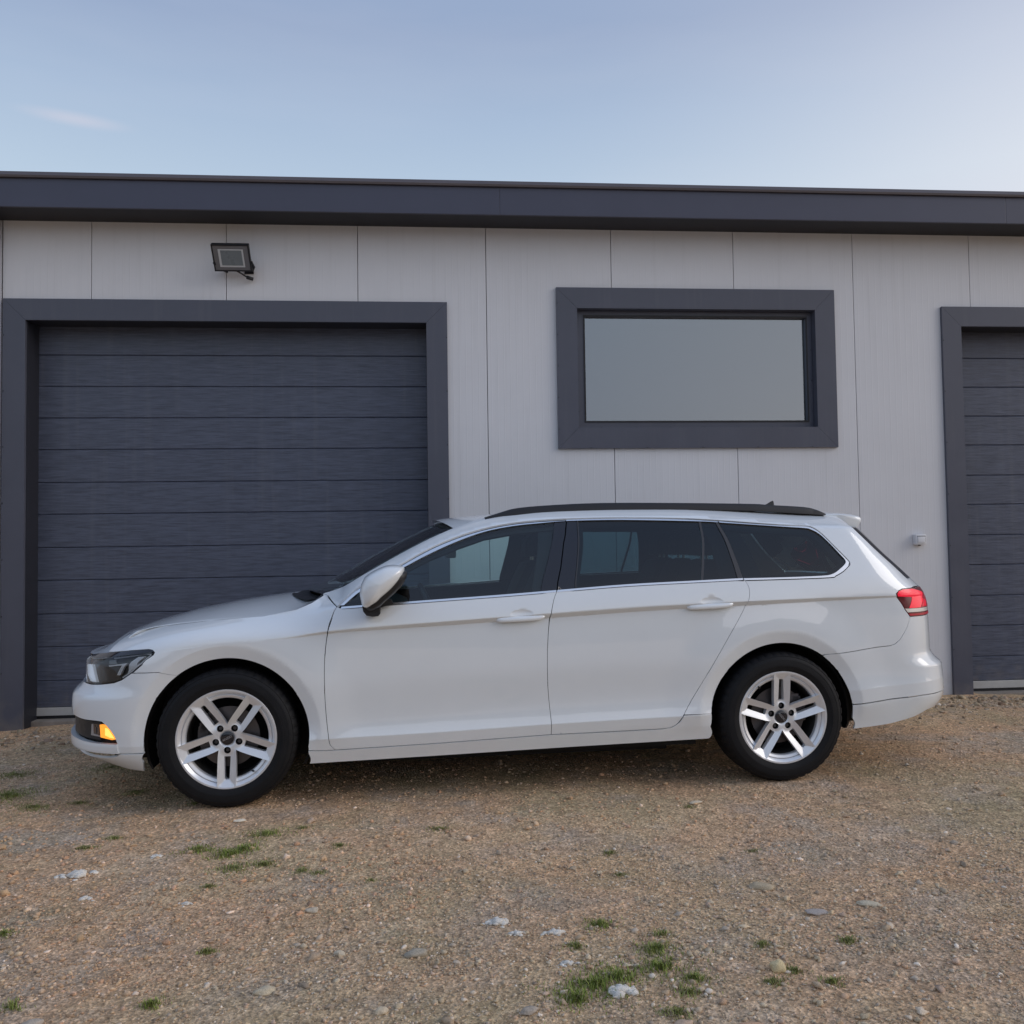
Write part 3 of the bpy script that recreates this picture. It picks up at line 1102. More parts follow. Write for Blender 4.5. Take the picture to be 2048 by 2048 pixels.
def panel(name, poly, m, parent=None, off=0.0, gap=0.0, flange=0.012, step=0.022, bstep=0.014, uv=False, both=False, rows=True, z_extra=None):
    """a piece of the body skin cut to a side-view outline; its edges fold inwards.
    both=True joins the mirrored half into the same mesh (pieces that cross the nose or tail)."""
    pts = poly if uv else to_uv(poly)
    pts = resample(pts, bstep)
    pts = offset_poly(pts, gap)
    bx = np.array(pts)
    u0, u1, z0, z1 = bx[:, 0].min(), bx[:, 0].max(), bx[:, 1].min(), bx[:, 1].max()
    us = np.arange(u0, u1, step) + step / 2
    cand = []
    if len(us):
        zs = np.arange(z0, z1, step) + step / 2
        U, Z = np.meshgrid(us, zs)
        U, Z = U.ravel(), Z.ravel()
        if rows:
            xg, _, _ = F(U, Z)
            z5, dg_ = pchip(xg, ST, ZR[5]), pchip(xg, ST, DG)
            far_ = (np.abs(Z - z5 - dg_ / 2) > .016) & (np.abs(Z - z5 - dg_ - .009) > .007) & (np.abs(Z - pchip(xg, ST, ZR[2]) - .003) > .013) & (np.abs(Z - pchip(xg, ST, ZR[1])) > .006)
            for ax__, az__ in ((0., .334), (2.791, .334)):
                far_ &= np.abs(np.hypot(xg - ax__, Z - az__) - .444) > .012
            U, Z = U[far_], Z[far_]
            for ax__, az__ in ((0., .334), (2.791, .334)):
                for r__ in (.400, .414, .428, .4430, .4450, .456, .468):
                    th = np.arange(-.35, math.pi + .35, .016 / r__)
                    rx, rz = ax__ + r__ * np.cos(th), az__ + r__ * np.sin(th)
                    cand.append(np.stack([inv(rx, rz), rz], 1))
        cand.append(np.stack([U, Z], 1))
        if rows:
            uu = np.arange(u0, u1, step * .8)
            xx, _, _ = F(uu, np.full(len(uu), 0.35))
            for _k in range(3):
                xl_, _, _ = F(uu, pchip(xx, ST, ZR[2]))
                xx = xl_
            xlow = xx
            for _k in range(4):
                xx, _, _ = F(uu, pchip(xx, ST, ZR[5]))
            zf = pchip(xx, ST, ZR[5])
            dg = pchip(xx, ST, DG)
            zc = pchip(xlow, ST, ZR[2])
            zb = pchip(xlow, ST, ZR[1])
            for zz in (zf - .002, zf + .002, zf + dg - .002, zf + dg + .002, zf + dg + .009, zc - .003, zc + .003, zc + .010, zb, pchip(xlow, ST, ZR[3])):
                cand.append(np.stack([uu, zz], 1))
    if rows and name in ('front_door', 'rear_door'):
        for hx, hz in HDL:
            uh = float(inv(hx, hz))
            A_, B_ = np.meshgrid(np.arange(uh - .062, uh + .062, .0055), np.arange(hz - .024, hz + .024, .0045))
            if uh > u0 and uh < u1:
                cand = [c_[(np.abs(c_[:, 0] - uh) > .064) | (np.abs(c_[:, 1] - hz) > .026)] for c_ in cand]
                cand.append(np.stack([A_.ravel(), B_.ravel()], 1))
    C_ = np.concatenate(cand) if cand else np.zeros((0, 2))
    if len(C_):
        ok = inside(C_[:, 0], C_[:, 1], pts)
        C_ = C_[ok]
        if len(C_):
            C_ = C_[edge_dist(C_[:, 0], C_[:, 1], pts) > bstep * .45]
    nb = len(pts)
    allp = [Vector(p) for p in pts] + [Vector(p) for p in C_]
    vo, _, fo, ov, _, _ = delaunay_2d_cdt(allp, [(i, (i + 1) % nb) for i in range(nb)], [], 0, 1e-6)
    V = np.array([tuple(v) for v in vo])
    tri = np.array([f for f in fo if len(f) == 3])
    cen = V[tri].mean(1)
    tri = tri[inside(cen[:, 0], cen[:, 1], pts)]
    P, N = surf_pt(V[:, 0], V[:, 1], off)
    # outward winding
    a, b, c = P[tri[0]]
    fn = np.cross(P[tri[:, 1]] - P[tri[:, 0]], P[tri[:, 2]] - P[tri[:, 0]])
    flip = (fn * N[tri[:, 0]]).sum(1) < 0
    tri[flip] = tri[flip][:, ::-1]
    verts = [tuple(p) for p in P]
    norms = [tuple(n) for n in N]
    faces = [tuple(int(q) for q in t) for t in tri]
    if flange:
        Pb, Nb = surf_pt(np.array([p[0] for p in pts]), np.array([p[1] for p in pts]), off)
        Pi, _ = surf_pt(np.array([p[0] for p in pts]), np.array([p[1] for p in pts]), off - flange)
        # lateral normals for the fold
        tang = np.roll(Pb, -1, 0) - np.roll(Pb, 1, 0)
        side = np.cross(tang, Nb)
        side /= np.maximum(np.linalg.norm(side, axis=1, keepdims=True), 1e-9)
        s = len(verts)
        verts += [tuple(p) for p in Pb] + [tuple(p) for p in Pi]
        norms += [tuple(n) for n in side] * 2
        for i in range(nb):
            j = (i + 1) % nb
            faces.append((s + i, s + nb + i, s + nb + j, s + j))
    if both:
        s = len(verts)
        verts += [(x, -y, z) for x, y, z in verts]
        norms += [(x, -y, z) for x, y, z in norms]
        faces += [tuple(i + s for i in f[::-1]) for f in faces]
    me = bpy.data.meshes.new(name)
    me.from_pydata(verts, [], faces)
    me.materials.append(m)
    me.polygons.foreach_set('use_smooth', [True] * len(me.polygons))
    me.update()
    me.normals_split_custom_set_from_vertices(norms)
    o = bpy.data.objects.new(name, me)
    COL.objects.link(o)
    o.parent = parent or car
    return o


def arc(cx, cz, r, a0, a1, n=26):
    return [(cx + r * math.cos(R(a0 + (a1 - a0) * k / n)), cz + r * math.sin(R(a0 + (a1 - a0) * k / n))) for k in range(n + 1)]


# ---- outlines read off the side view, metres
LAMP_LOW = [(-0.338, .752), (-0.343, .742), (-0.395, .696), (-0.445, .657), (-0.496, .623), (-0.537, .608), (-0.612, .596), (-0.675, .589), (-0.735, .587)]
LAMP_TOP = [(-0.735, .712), (-0.712, .724), (-0.655, .735), (-0.575, .746), (-0.457, .760), (-0.371, .767), (-0.350, .763), (-0.338, .752)]
HOOD_SEAM = [(-0.600, .765), (-0.583, .800), (-0.52, .828), (-0.375, .861), (-0.101, .892), (0.162, .909), (0.320, .939), (0.390, .968), (0.426, .990), (0.437, 1.010)]
DOOR_F = [(0.522, .952), (0.509, .932), (0.490, .879), (0.475, .811), (0.468, .728), (0.463, .645), (0.464, .541), (0.470, .438), (0.481, .342), (0.488, .287), (0.513, .260)]
B_LOW = [(1.621, 1.013), (1.598, .952), (1.583, .896), (1.569, .782), (1.5625, .682), (1.562, .575), (1.567, .482), (1.573, .411), (1.577, .293)]
DOOR_R = [(2.100, .2985), (2.162, .301), (2.207, .311), (2.236, .336), (2.258, .368), (2.298, .431), (2.373, .548), (2.461, .685), (2.546, .817), (2.597, .898), (2.619, .942), (2.627, .986), (2.619, 1.031), (2.606, 1.052)]
BELT = [(0.551, .953), (0.851, .971), (1.327, .996), (1.621, 1.014), (1.985, 1.036), (2.377, 1.049), (2.603, 1.056)]
BELT_LOW = [(x, z - .012) for x, z in BELT]
SEAM_TOP = [(0.522, .952), (0.570, 1.000), (0.639, 1.054), (0.830, 1.153), (0.939, 1.212), (1.050, 1.264), (1.199, 1.316), (1.351, 1.351), (1.503, 1.370), (1.709, 1.381), (1.919, 1.384), (2.115, 1.382), (2.351, 1.375), (2.532, 1.363)]
SEAM_TOP2 = [(2.532, 1.363), (2.718, 1.347), (2.890, 1.334), (3.020, 1.327), (3.060, 1.314), (3.097, 1.283), (3.149, 1.215), (3.195, 1.156), (3.213, 1.130), (3.210, 1.113)]
SEAM_BOT2 = [(3.210, 1.113), (3.166, 1.080), (3.116, 1.056), (3.079, 1.047), (2.850, 1.043), (2.610, 1.041)]
DLO_TOP = [(0.552, .954), (0.654, 1.036), (0.859, 1.142), (0.975, 1.201), (1.123, 1.265), (1.273, 1.315), (1.425, 1.343), (1.577, 1.357), (1.706, 1.366), (1.919, 1.369), (2.112, 1.366), (2.423, 1.356), (2.530, 1.349)]
DLO_Q = [(2.536, 1.348), (2.758, 1.331), (2.887, 1.321), (3.000, 1.313), (3.035, 1.306), (3.080, 1.279), (3.126, 1.224), (3.166, 1.169), (3.187, 1.140), (3.183, 1.120), (3.142, 1.090), (3.100, 1.068), (3.038, 1.059), (2.822, 1.055), (2.605, 1.054)]
EDGE_W = [(0.437, 1.010), (0.536, 1.042), (0.649, 1.107), (0.830, 1.206), (0.979, 1.282), (1.112, 1.340)]
EDGE_R = [(1.112, 1.340), (1.200, 1.372), (1.286, 1.393), (1.440, 1.405), (1.600, 1.421), (1.780, 1.432), (2.000, 1.438), (2.400, 1.435), (2.800, 1.424), (3.050, 1.406), (3.200, 1.397), (3.290, 1.386)]
EDGE_B = [(3.290, 1.386), (3.285, 1.330), (3.293, 1.311), (3.404, 1.186), (3.483, 1.109), (3.565, 1.033)]
TL = [(3.444, .957), (3.464, .973), (3.486, .982), (3.557, .984), (3.639, .984)]


def cz(c, x):
    xs = [p[0] for p in c]
    return float(np.interp(x, xs, [p[1] for p in c]))


def insert(c, x):
    return [p for p in c if p[0] < x - 1e-6] + [(x, cz(c, x))]


def after(c, x):
    return [(x, cz(c, x))] + [p for p in c if p[0] > x + 1e-6]


BL = curve(BELT, 4)


def smooth_line(c, i0, i1, deg, n=16):
    """replace points i0..i1 by a smooth polynomial x(z) through them"""
    zz = np.array([p[1] for p in c[i0:i1 + 1]])
    xx = np.array([p[0] for p in c[i0:i1 + 1]])
    k = np.polyfit(zz, xx, deg)
    zs = np.linspace(zz[0], zz[-1], n)
    xs = np.polyval(k, zs)
    xs += np.linspace(xx[0] - xs[0], xx[-1] - xs[-1], n)
    return c[:i0] + [(float(a), float(b)) for a, b in zip(xs, zs)] + c[i1 + 1:]


DOOR_F = smooth_line(DOOR_F, 1, 9, 4)
B_LOW = smooth_line(B_LOW, 0, 8, 5)
DOOR_R = smooth_line(DOOR_R, 4, 13, 6, 20)
SILL_TOP = [(0.513, .260), (1.032, .274), (1.577, .2935), (1.80, .295), (2.100, .2985)]
G = 0.0012
pairs = []      # near-side parts that get a mirrored twin

# front wing
fender = HOOD_SEAM[2:] + [(0.470, .992), (0.522, .952)] + curve(DOOR_F, 4)[1:] + [(0.470, .259), (AF[0] + .384, .262)] + arc(*AF, RA, -8, 127, 40) + [(-0.315, .661), (-0.440, .6585)] + LAMP_LOW[2:0:-1] + [(x, z + .002) for x, z in LAMP_TOP[::-1][:5]] + [(-0.600, .747)]
pairs.append(panel('front_wing', fender, M_PAINT, gap=G, bstep=.007))
# front door skin
fd = curve(DOOR_F, 4) + SILL_TOP[1:3] + curve(B_LOW, 4)[::-1][1:] + [(x, z - .0125) for x, z in BL if .60 < x < 1.615][::-1] + [(0.552, .9415)]
front_door = panel('front_door', fd, M_PAINT, gap=G, bstep=.007)
rd = curve(B_LOW, 4)[::-1] + [(x, z - .0125) for x, z in BL if 1.63 < x < 2.6] + [(2.604, 1.0405)] + curve(DOOR_R, 4)[::-1][1:] + SILL_TOP[3:4]
rear_door = panel('rear_door', rd, M_PAINT, gap=G, bstep=.007)
# sill
sill = [(AF[0] + .384, .258), (0.470, .255)] + [(x, z - .0045) for x, z in SILL_TOP] + [(2.160, .2965), (2.207, .3065), (2.240, .330), (2.262, .366), (2.408, .369)] + [(2.404, .30), (2.401, .236), (1.70, .223), (1.0, .207), (0.388, .194)]
pairs.append(panel('sill', sill, M_PAINT, gap=0.0))
# side frame: A-pillar, roof rail, D-pillar and rear quarter in one pressing
side = (EDGE_W[:1] + curve(EDGE_W, 3)[1:] + curve(EDGE_R, 3)[1:] + curve(EDGE_B[1:], 3) + [(3.600, .992)] + TL[::-1][1:]
        + [(3.452, .936), (3.495, .873), (3.526, .8345)] + curve([(3.524, .825), (3.496, .765), (3.429, .693), (3.322, .679), (3.144, .658), (3.036, .650)], 3)
        + [p for p in arc(*AR, RA, 55, 174, 30) if p[0] < 3.02] + [(2.2600, .3690)] + [p for p in curve(DOOR_R, 4) if p[1] > AR[1] + RA * math.sin(math.radians(174)) and (p[1] > .3705)] + SEAM_BOT2[::-1][0:1] + curve(SEAM_BOT2[::-1], 3)[1:] + curve(SEAM_TOP2[::-1], 3)[1:] + curve(SEAM_TOP[::-1], 3)[1:] + [(0.470, .995)])
body_side = panel('body_side', side, M_PAINT, gap=G, bstep=.008)
pairs.append(body_side)

# bumpers (both halves in one mesh)
fb = (LAMP_LOW[3:] + [('u', 0.42, .585), ('u', 0.0, .583), ('u', 0.0, .435)] + [('u', .35, .435), ('u', .5, .432), (-0.702, .428), (-0.624, .429), (-0.593, .427), (-0.568, .410), (-0.544, .386), (-0.525, .360), (-0.509, .322), (-0.503, .277), (-0.385, .2785)]
      + arc(*AF, RA, 188, 127, 22) + [(-0.315, .6595), (-0.437, .657)])
front_bumper = panel('front_bumper', fb, M_PAINT, gap=.0004, both=True)
val = [(-0.385, .2755), (-0.503, .274), (-0.521, .262), (-0.573, .252), (-0.666, .247), ('u', .45, .249), ('u', 0.0, .249), ('u', 0.0, .205), ('u', .4, .235), ('u', .55, .240), (-0.632, .234), (-0.585, .214), (-0.549, .201), (-0.502, .190), (-0.443, .181), (-0.395, .180), (-0.392, .23)]
pairs2 = []
o = panel('valance', val, M_PAINT, gap=G, both=True, off=.002)
o.parent = front_bumper
o = panel('bumper_blade', curve([(-0.509, .322), (-0.56, .323), (-0.624, .323), (-0.687, .325), (-0.745, .328)], 3) + [('u', .45, .330), ('u', 0.0, .332), ('u', 0.0, .280), ('u', .45, .280)] + [(-0.75, .281), (-0.657, .280), (-0.583, .279), (-0.501, .2775)], M_PAINT, gap=.0005, both=True, off=.006, flange=.03)
o.parent = front_bumper
o = panel('air_intake', [(-0.500, .335), (-0.505, .430), ('u', .5, .450), ('u', 0.0, .450), ('u', 0.0, .245), ('u', .5, .245), (-0.50, .250)], M_VOID, both=True, off=-.032, flange=0)
o.parent = front_bumper
o = panel('intake_mesh', [(-0.61, .336), (-0.61, .420), ('u', .5, .420), ('u', 0.0, .420), ('u', 0.0, .340), ('u', .5, .340)], M_BLACK, both=True, off=-.014, flange=.01)
o.parent = front_bumper
gr = panel('grille', [('u', .36, .592), ('u', .33, .712), ('u', 0.0, .705), ('u', 0.0, .592)], M_GLOSSBLK, both=True, off=-.012)
for k, zz in enumerate((.600, .632, .664, .694)):
    o = panel('grille_bar', [('u', .24, zz), ('u', .235, zz + .012), ('u', 0.0, zz + .012), ('u', 0.0, zz)], M_CHROME, both=True, off=-.004, flange=.01)
    o.parent = gr

rbp = ([(3.5275, .832), (3.524, .823)] + curve([(3.524, .823), (3.496, .763), (3.429, .691), (3.322, .677), (3.144, .656), (3.040, .648)], 3)[1:] + arc(*AR, RA, 54, 9, 12)
       + [(3.188, .386), (3.400, .407), (3.581, .420), ('u', UE - .45, .427), ('u', UE, .430), ('u', UE, .640), ('u', UE - .42, .640), ('u', UE - .47, .80), ('u', UE - .47, .832)])
rear_bumper = panel('rear_bumper', rbp, M_PAINT, gap=.0004, both=True)
rlo = arc(*AR, RA, 8, -3, 4) + [(3.190, .252), (3.303, .260), (3.408, .272), (3.54, .298), (3.63, .330), ('u', UE - .45, .352), ('u', UE, .36), ('u', UE, .425), ('u', UE - .45, .422), (3.581, .4155), (3.400, .4025), (3.188, .381)]
o = panel('lower_skirt', rlo, M_PAINT, gap=G, both=True, off=-.002)
o.parent = rear_bumper
tg = panel('tailgate', [('u', UE - .46, .645), ('u', UE - .46, .80), ('u', UE - .40, 1.03), ('u', UE, 1.03), ('u', UE, .645)], M_PAINT, gap=G, both=True)
# corner of the tailgate beside the lamp, up to the glass
pairs.append(panel('tailgate_corner', [(3.569, 1.030), (3.603, .990), ('u', UE - .41, .989), ('u', UE - .40, 1.03)], M_PAINT, gap=.001))

# ---- windows and trims
GLOFF = -.006
dtop = curve(DLO_TOP, 4)


def seg(c, x0, x1):
    return [(x0, cz(c, x0))] + [p for p in c if x0 + 1e-4 < p[0] < x1 - 1e-4] + [(x1, cz(c, x1))]


wf = [(0.556, .955)] + seg(dtop, .575, 1.642) + seg(BL, .60, 1.538)[::-1]
gf = panel('window_glass', wf, G_FRONT, front_door, off=GLOFF, flange=.004)
wr = seg(dtop, 1.765, 2.423) + seg(BL, 1.716, 2.376)[::-1]
grr = panel('window_glass', wr, G_REAR, rear_door, off=GLOFF, flange=.004)
wp = seg(dtop, 2.436, 2.515) + seg(BL, 2.390, 2.575)[::-1]
gp = panel('quarter_light', wp, G_REAR, rear_door, off=GLOFF, flange=.004)
wq = curve(DLO_Q, 3) + [(2.605, 1.056)]
gq = panel('side_glass', wq, G_REAR, body_side, off=GLOFF, flange=.004)
bp1 = seg(dtop, 1.643, 1.706) + [(1.692, 1.30), (1.676, 1.25), (1.650, 1.13), (1.621, 1.016)] + seg(BL, 1.539, 1.62)[::-1]
b1 = panel('pillar_trim', bp1, M_GLOSSBLK, front_door, off=-.003, gap=.0006)
bp2 = seg(dtop, 1.711, 1.764) + seg(BL, 1.626, 1.715)[::-1] + [(1.655, 1.13), (1.681, 1.25), (1.697, 1.30)]
b2 = panel('pillar_trim', bp2, M_GLOSSBLK, rear_door, off=-.003, gap=.0006)
b3 = panel('window_divider', seg(dtop, 2.4235, 2.4355) + seg(BL, 2.3765, 2.3895)[::-1], M_SATIN, rear_door, off=-.001)
b4 = panel('pillar_trim', seg(dtop, 2.5155, 2.531) + [(2.603, 1.055), (2.5755, 1.0555)], M_SATIN, rear_door, off=-.001)
b5 = panel('window_channel', seg(dtop, 1.7655, 1.771) + [(1.7225, 1.0215), (1.7165, 1.0215)], M_SATIN, rear_door, off=.0, flange=.008)
# black rubber line plus bright strip over the windows
st = curve(SEAM_TOP, 4)
def band(c1, c2, x0, x1, d1, d2):
    return [(x, z + d1) for x, z in seg(c1, x0, x1)] + [(x, z + d2) for x, z in seg(c2, x0, x1)][::-1]
t1 = panel('window_trim', [(x, z + .0005) for x, z in seg(dtop, .556, 1.700)] + [(x, z - .0125) for x, z in seg(st, .545, 1.703)][::-1] + [(0.536, .958)], M_CHROME, front_door, off=.003, bstep=.03)
t2 = panel('window_trim', band(dtop, st, 1.706, 2.527, 0.0005, -.0095), M_CHROME, rear_door, off=.003, bstep=.03)
q_out = curve(SEAM_TOP2, 3) + curve(SEAM_BOT2, 3)[1:]
q_in = curve(DLO_Q, 3)
qo = offset_poly(q_out + [(2.55, 1.30)], 0)
def shrink(c, d):
    """pull an open chain towards the window's middle by d"""
    out = []
    for i in range(len(c)):
        a, b = c[max(i - 1, 0)], c[min(i + 1, len(c) - 1)]
        dx, dz = b[0] - a[0], b[1] - a[1]
        l = math.hypot(dx, dz) or 1
        out.append((c[i][0] + dz / l * d, c[i][1] - dx / l * d))
    return out
t3 = panel('window_trim', shrink(curve(SEAM_TOP2, 3), .0085) + shrink(curve(SEAM_BOT2, 3), .0030)[1:] + shrink(q_in, -.0005)[::-1], M_CHROME, body_side, off=.003, bstep=.03)
t4 = panel('belt_trim', [(x, z - .0012) for x, z in seg(BL, .545, 1.617)] + [(x, z - .0110) for x, z in seg(BL, .540, 1.615)][::-1], M_CHROME, front_door, off=.002)
t5 = panel('belt_trim', [(x, z - .0012) for x, z in seg(BL, 1.624, 2.602)] + [(x, z - .0110) for x, z in seg(BL, 1.622, 2.602)][::-1], M_CHROME, rear_door, off=.002)
# dark door-frame backing seen as the line between trim and roof frame
bk = panel('window_seal', [(0.53, .950)] + seg(st, .545, 2.53) + [(2.53, 1.345)] + seg(dtop, .60, 2.52)[::-1], M_VOID, body_side, off=-.010, flange=0, bstep=.03)

# inner frame of the windows (dark) so that the glass has a thick surround from inside
def inner(name, outer, off):
    return panel(name, outer, M_DASH, body_side, off=off, flange=.02, step=.05, bstep=.04, rows=False)
fr1 = [(0.60, .99), (0.72, 1.055), (0.86, 1.13), (0.98, 1.19), (1.13, 1.25), (1.27, 1.297), (1.42, 1.322), (1.58, 1.335), (1.62, 1.337)]
inn = inner('cabin_frame', [(0.55, .97)] + [(x, z + .018) for x, z in fr1] + [(1.70, 1.36), (1.70, 1.335)] + fr1[::-1], -.035)
inn2 = inner('cabin_frame', [(1.70, 1.36), (2.4, 1.352), (2.55, 1.342), (3.02, 1.308), (3.10, 1.24), (3.17, 1.15), (3.20, 1.13), (3.22, 1.33), (3.05, 1.37), (1.70, 1.41)], -.035)
inn3 = inner('cabin_pillar', [(1.560, 1.345), (1.80, 1.358), (1.74, 1.03), (1.50, 1.01)], -.045)
inn4 = inner('cabin_pillar', [(2.455, 1.348), (2.64, 1.335), (2.73, 1.06), (2.50, 1.05)], -.045)
inn5 = inner('cabin_pillar', [(3.02, 1.31), (3.20, 1.33), (3.30, 1.20), (3.38, 1.05), (3.14, 1.06), (3.17, 1.13)], -.045)
inn6 = inner('door_card', [(0.50, .30), (1.57, .30), (2.2, .30), (2.40, .72), (2.62, .74), (3.3, .74), (3.36, 1.055)] + [(x, z + .006) for x, z in BL if x > .6][::-1] + [(0.53, .94)], -.055)
inn7 = inner('cabin_pillar', [(0.46, .97), (0.53, 1.02), (0.64, 1.085), (0.82, 1.185), (0.97, 1.262), (1.10, 1.32), (1.27, 1.365), (1.60, 1.40), (1.60, 1.362), (1.30, 1.325), (1.12, 1.275), (0.975, 1.212), (0.859, 1.152), (0.66, 1.05), (0.57, .975)], -.03)
inn8 = inner('cabin_frame', q_out + shrink(q_in, .022)[::-1], -.030)
cab = [inn8, inn, inn2, inn3, inn4, inn5, inn6, inn7]
for o in cab:
    o.parent = car
pairs += cab

# ---- door handles, mirror
def handle(x, z, parent):
    """flush bar handle with a scooped recess above it"""
    rz = z + .030
    sec = [(-.122, .000, .003, .004), (-.116, .001, .010, .010), (-.100, .000, .016, .0135), (-.060, .001, .020, .0135), (.000, .003, .022, .0135), (.060, .005, .021, .0135), (.095, .008, .017, .012), (.115, .012, .010, .009), (.122, .014, .003, .004)]
    vs, fs = [], []
    n = 14
    pts, _ = surf_pt(inv(np.array([x + s[0] for s in sec]), np.array([z + s[1] for s in sec])), np.array([z + s[1] for s in sec]))
    for i, s in enumerate(sec):
        for k in range(n):
            t = 2 * math.pi * k / n
            c_, s_ = math.cos(t), math.sin(t)
            # squarish section, top leaning back to the door
            yy = pts[i][1] - s[2] * (.45 + .55 * abs(c_) ** .6 * (1 if c_ > 0 else -1)) + (.004 * max(s_, 0))
            vs.append((x + s[0], yy, z + s[1] + s[3] * abs(s_) ** .7 * (1 if s_ > 0 else -1)))
    for i in range(len(sec) - 1):
        for k in range(n):
            fs.append((i * n + k, i * n + (k + 1) % n, (i + 1) * n + (k + 1) % n, (i + 1) * n + k))
    fs += [tuple(range(n)), tuple(reversed(range((len(sec) - 1) * n, len(sec) * n)))]
    h = link('door_handle', vs, [f[::-1] for f in fs], M_PAINT, parent, angle=50)
    return h


handle(1.430, .871, front_door)
handle(2.414, .912, rear_door)

MIR = [(0.665, 1.100), (0.690, 1.119), (0.730, 1.140), (0.769, 1.154), (0.809, 1.1565), (0.840, 1.151), (0.855, 1.143), (0.852, 1.116), (0.828, 1.077), (0.788, 1.034), (0.745, .998), (0.720, .974), (0.693, .958), (0.672, .951), (0.656, .960), (0.646, .983), (0.641, 1.023), (0.648, 1.065)]
mc = (0.738, 1.062)
mpts = curve(MIR + [MIR[0]], 3)[:-1]


def mirror_shell(name, m, prof, dx=0.0, dz=0.0, parent=None):
    """prof: list of (scale, y)"""
    n = len(mpts)
    vs, fs = [], []
    for s, y in prof:
        for x, z in mpts:
            vs.append((mc[0] + (x - mc[0]) * s + dx * (1 - s if False else 1), y, mc[1] + (z - mc[1]) * s + dz))
    for i in range(len(prof) - 1):
        for k in range(n):
            fs.append((i * n + k, i * n + (k + 1) % n, (i + 1) * n + (k + 1) % n, (i + 1) * n + k))
    fs.append(tuple(range(n))[::-1])
    fs.append(tuple((len(prof) - 1) * n + k for k in range(n)))
    o = link(name, vs, fs, m, parent, smooth=True)
    return o


mir = mirror_shell('mirror_cap', M_PAINT, [(.93, -.905), (.99, -.93), (1.0, -.955), (1.0, -.985), (.985, -1.01), (.94, -1.036), (.86, -1.058), (.72, -1.074), (.50, -1.086), (.25, -1.092), (.05, -1.094)], parent=front_door)
mirror_shell('mirror_housing', M_BLACK, [(.5, -.885), (.90, -.90), (.965, -.94), (.965, -.99), (.90, -1.025), (.7, -1.05)], dx=.016, dz=-.020, parent=front_door)
# stalk down to the door shoulder
stv, stf = [], []
foot = [(0.652, .960), (0.656, .935), (0.672, .915), (0.700, .909), (0.728, .911), (0.737, .922), (0.735, .975), (0.70, .985)]
MB().prism(foot, -.985, -.885).build('mirror_stalk', M_BLACK, front_door)
MB().prism([(0.66, .975), (0.66, .947), (0.735, .947), (0.80, .966), (0.79, .985), (0.72, 1.0)], -.93, -.862).build('mirror_base', M_BLACK, front_door)
mg = mirror_shell('mirror_glass', M_CHROME, [(.80, -.93), (.80, -1.00)], dx=.030, dz=-.018, parent=front_door)

pairs += [front_door, rear_door]


def mirror_tree(o, parent):
    c = mirror_obj(o, parent, o.name.split('.')[0])
    for ch in list(o.children):
        mirror_tree(ch, c)
    return c


# ---- lamps
def reg(poly, **k):
    return poly
head = LAMP_LOW + LAMP_TOP
head = LAMP_LOW[:-1] + [(-0.728, .586), (-0.748, .625), (-0.756, .669), (-0.748, .700)] + LAMP_TOP[1:-1]
M_REFL = mat('lamp_reflector', (0.92, 0.92, 0.92), .4, metal=.0, rvar=.05, emit=(.8, .85, 1), estr=0.0)
M_LAMPIN = mat('lamp_inner_smoke', (0.055, 0.052, 0.052), .3, rvar=.05)
hl = panel('headlight', head, M_LAMPIN, off=-.030, flange=0, step=.02)
hc = panel('lamp_cover', head, G_LAMP, hl, off=.0, gap=.004, flange=.004)
hs = shrink(head + [head[0]], -.009)[:-1]
o = panel('lamp_gap_shade', head[:9] + offset_poly(head, .007)[:9][::-1] if False else [(-0.338, .752), (-0.343, .742), (-0.395, .696), (-0.445, .657), (-0.496, .623), (-0.537, .608), (-0.612, .596), (-0.675, .589), (-0.675, .597), (-0.610, .604), (-0.534, .617), (-0.492, .631), (-0.441, .665), (-0.391, .704), (-0.352, .742), (-0.352, .750)], M_VOID, hl, off=-.001, flange=.01)
o = panel('lamp_gap_shade', [(-0.712, .724), (-0.655, .735), (-0.575, .746), (-0.457, .760), (-0.371, .767), (-0.350, .763), (-0.345, .757), (-0.371, .7515), (-0.457, .742), (-0.575, .728), (-0.655, .718), (-0.705, .710)], M_GLOSSBLK, hl, off=.0008, flange=.01)  # black strip drawn for the shadow gap under the bonnet edge
panel('light_guide', [(-0.750, .672), (-0.716, .682), (-0.690, .683), (-0.652, .604), (-0.700, .601), (-0.738, .628)], mat('light_guide_white', (.80, .86, .92), .45, coat=.6, rvar=.03, emit=(.75, .85, 1.0), estr=.22), hl, off=-.006, flange=.012, step=.02)
panel('lamp_reflector', [(-0.352, .748), (-0.400, .7045), (-0.449, .664), (-0.500, .632), (-0.503, .637), (-0.452, .670), (-0.404, .710), (-0.358, .751), (-0.457, .741), (-0.560, .729), (-0.560, .733), (-0.457, .7445)], M_REFL, hl, off=-.012, flange=.006)
panel('lamp_reflector', [(-0.426, .739), (-0.389, .742), (-0.430, .690), (-0.476, .655), (-0.470, .672)], M_REFL, hl, off=-.014, flange=.012)
panel('lamp_reflector', [(-0.583, .690), (-0.478, .706), (-0.515, .645), (-0.533, .646), (-0.506, .695), (-0.580, .683)], M_REFL, hl, off=-.012, flange=.012)
panel('lamp_reflector', [(-0.585, .724), (-0.545, .727), (-0.540, .703), (-0.585, .696)], mat('projector_lens', (.30, .31, .30), .15, coat=1, rvar=.02), hl, off=-.018, flange=.008)
pairs.append(hl)

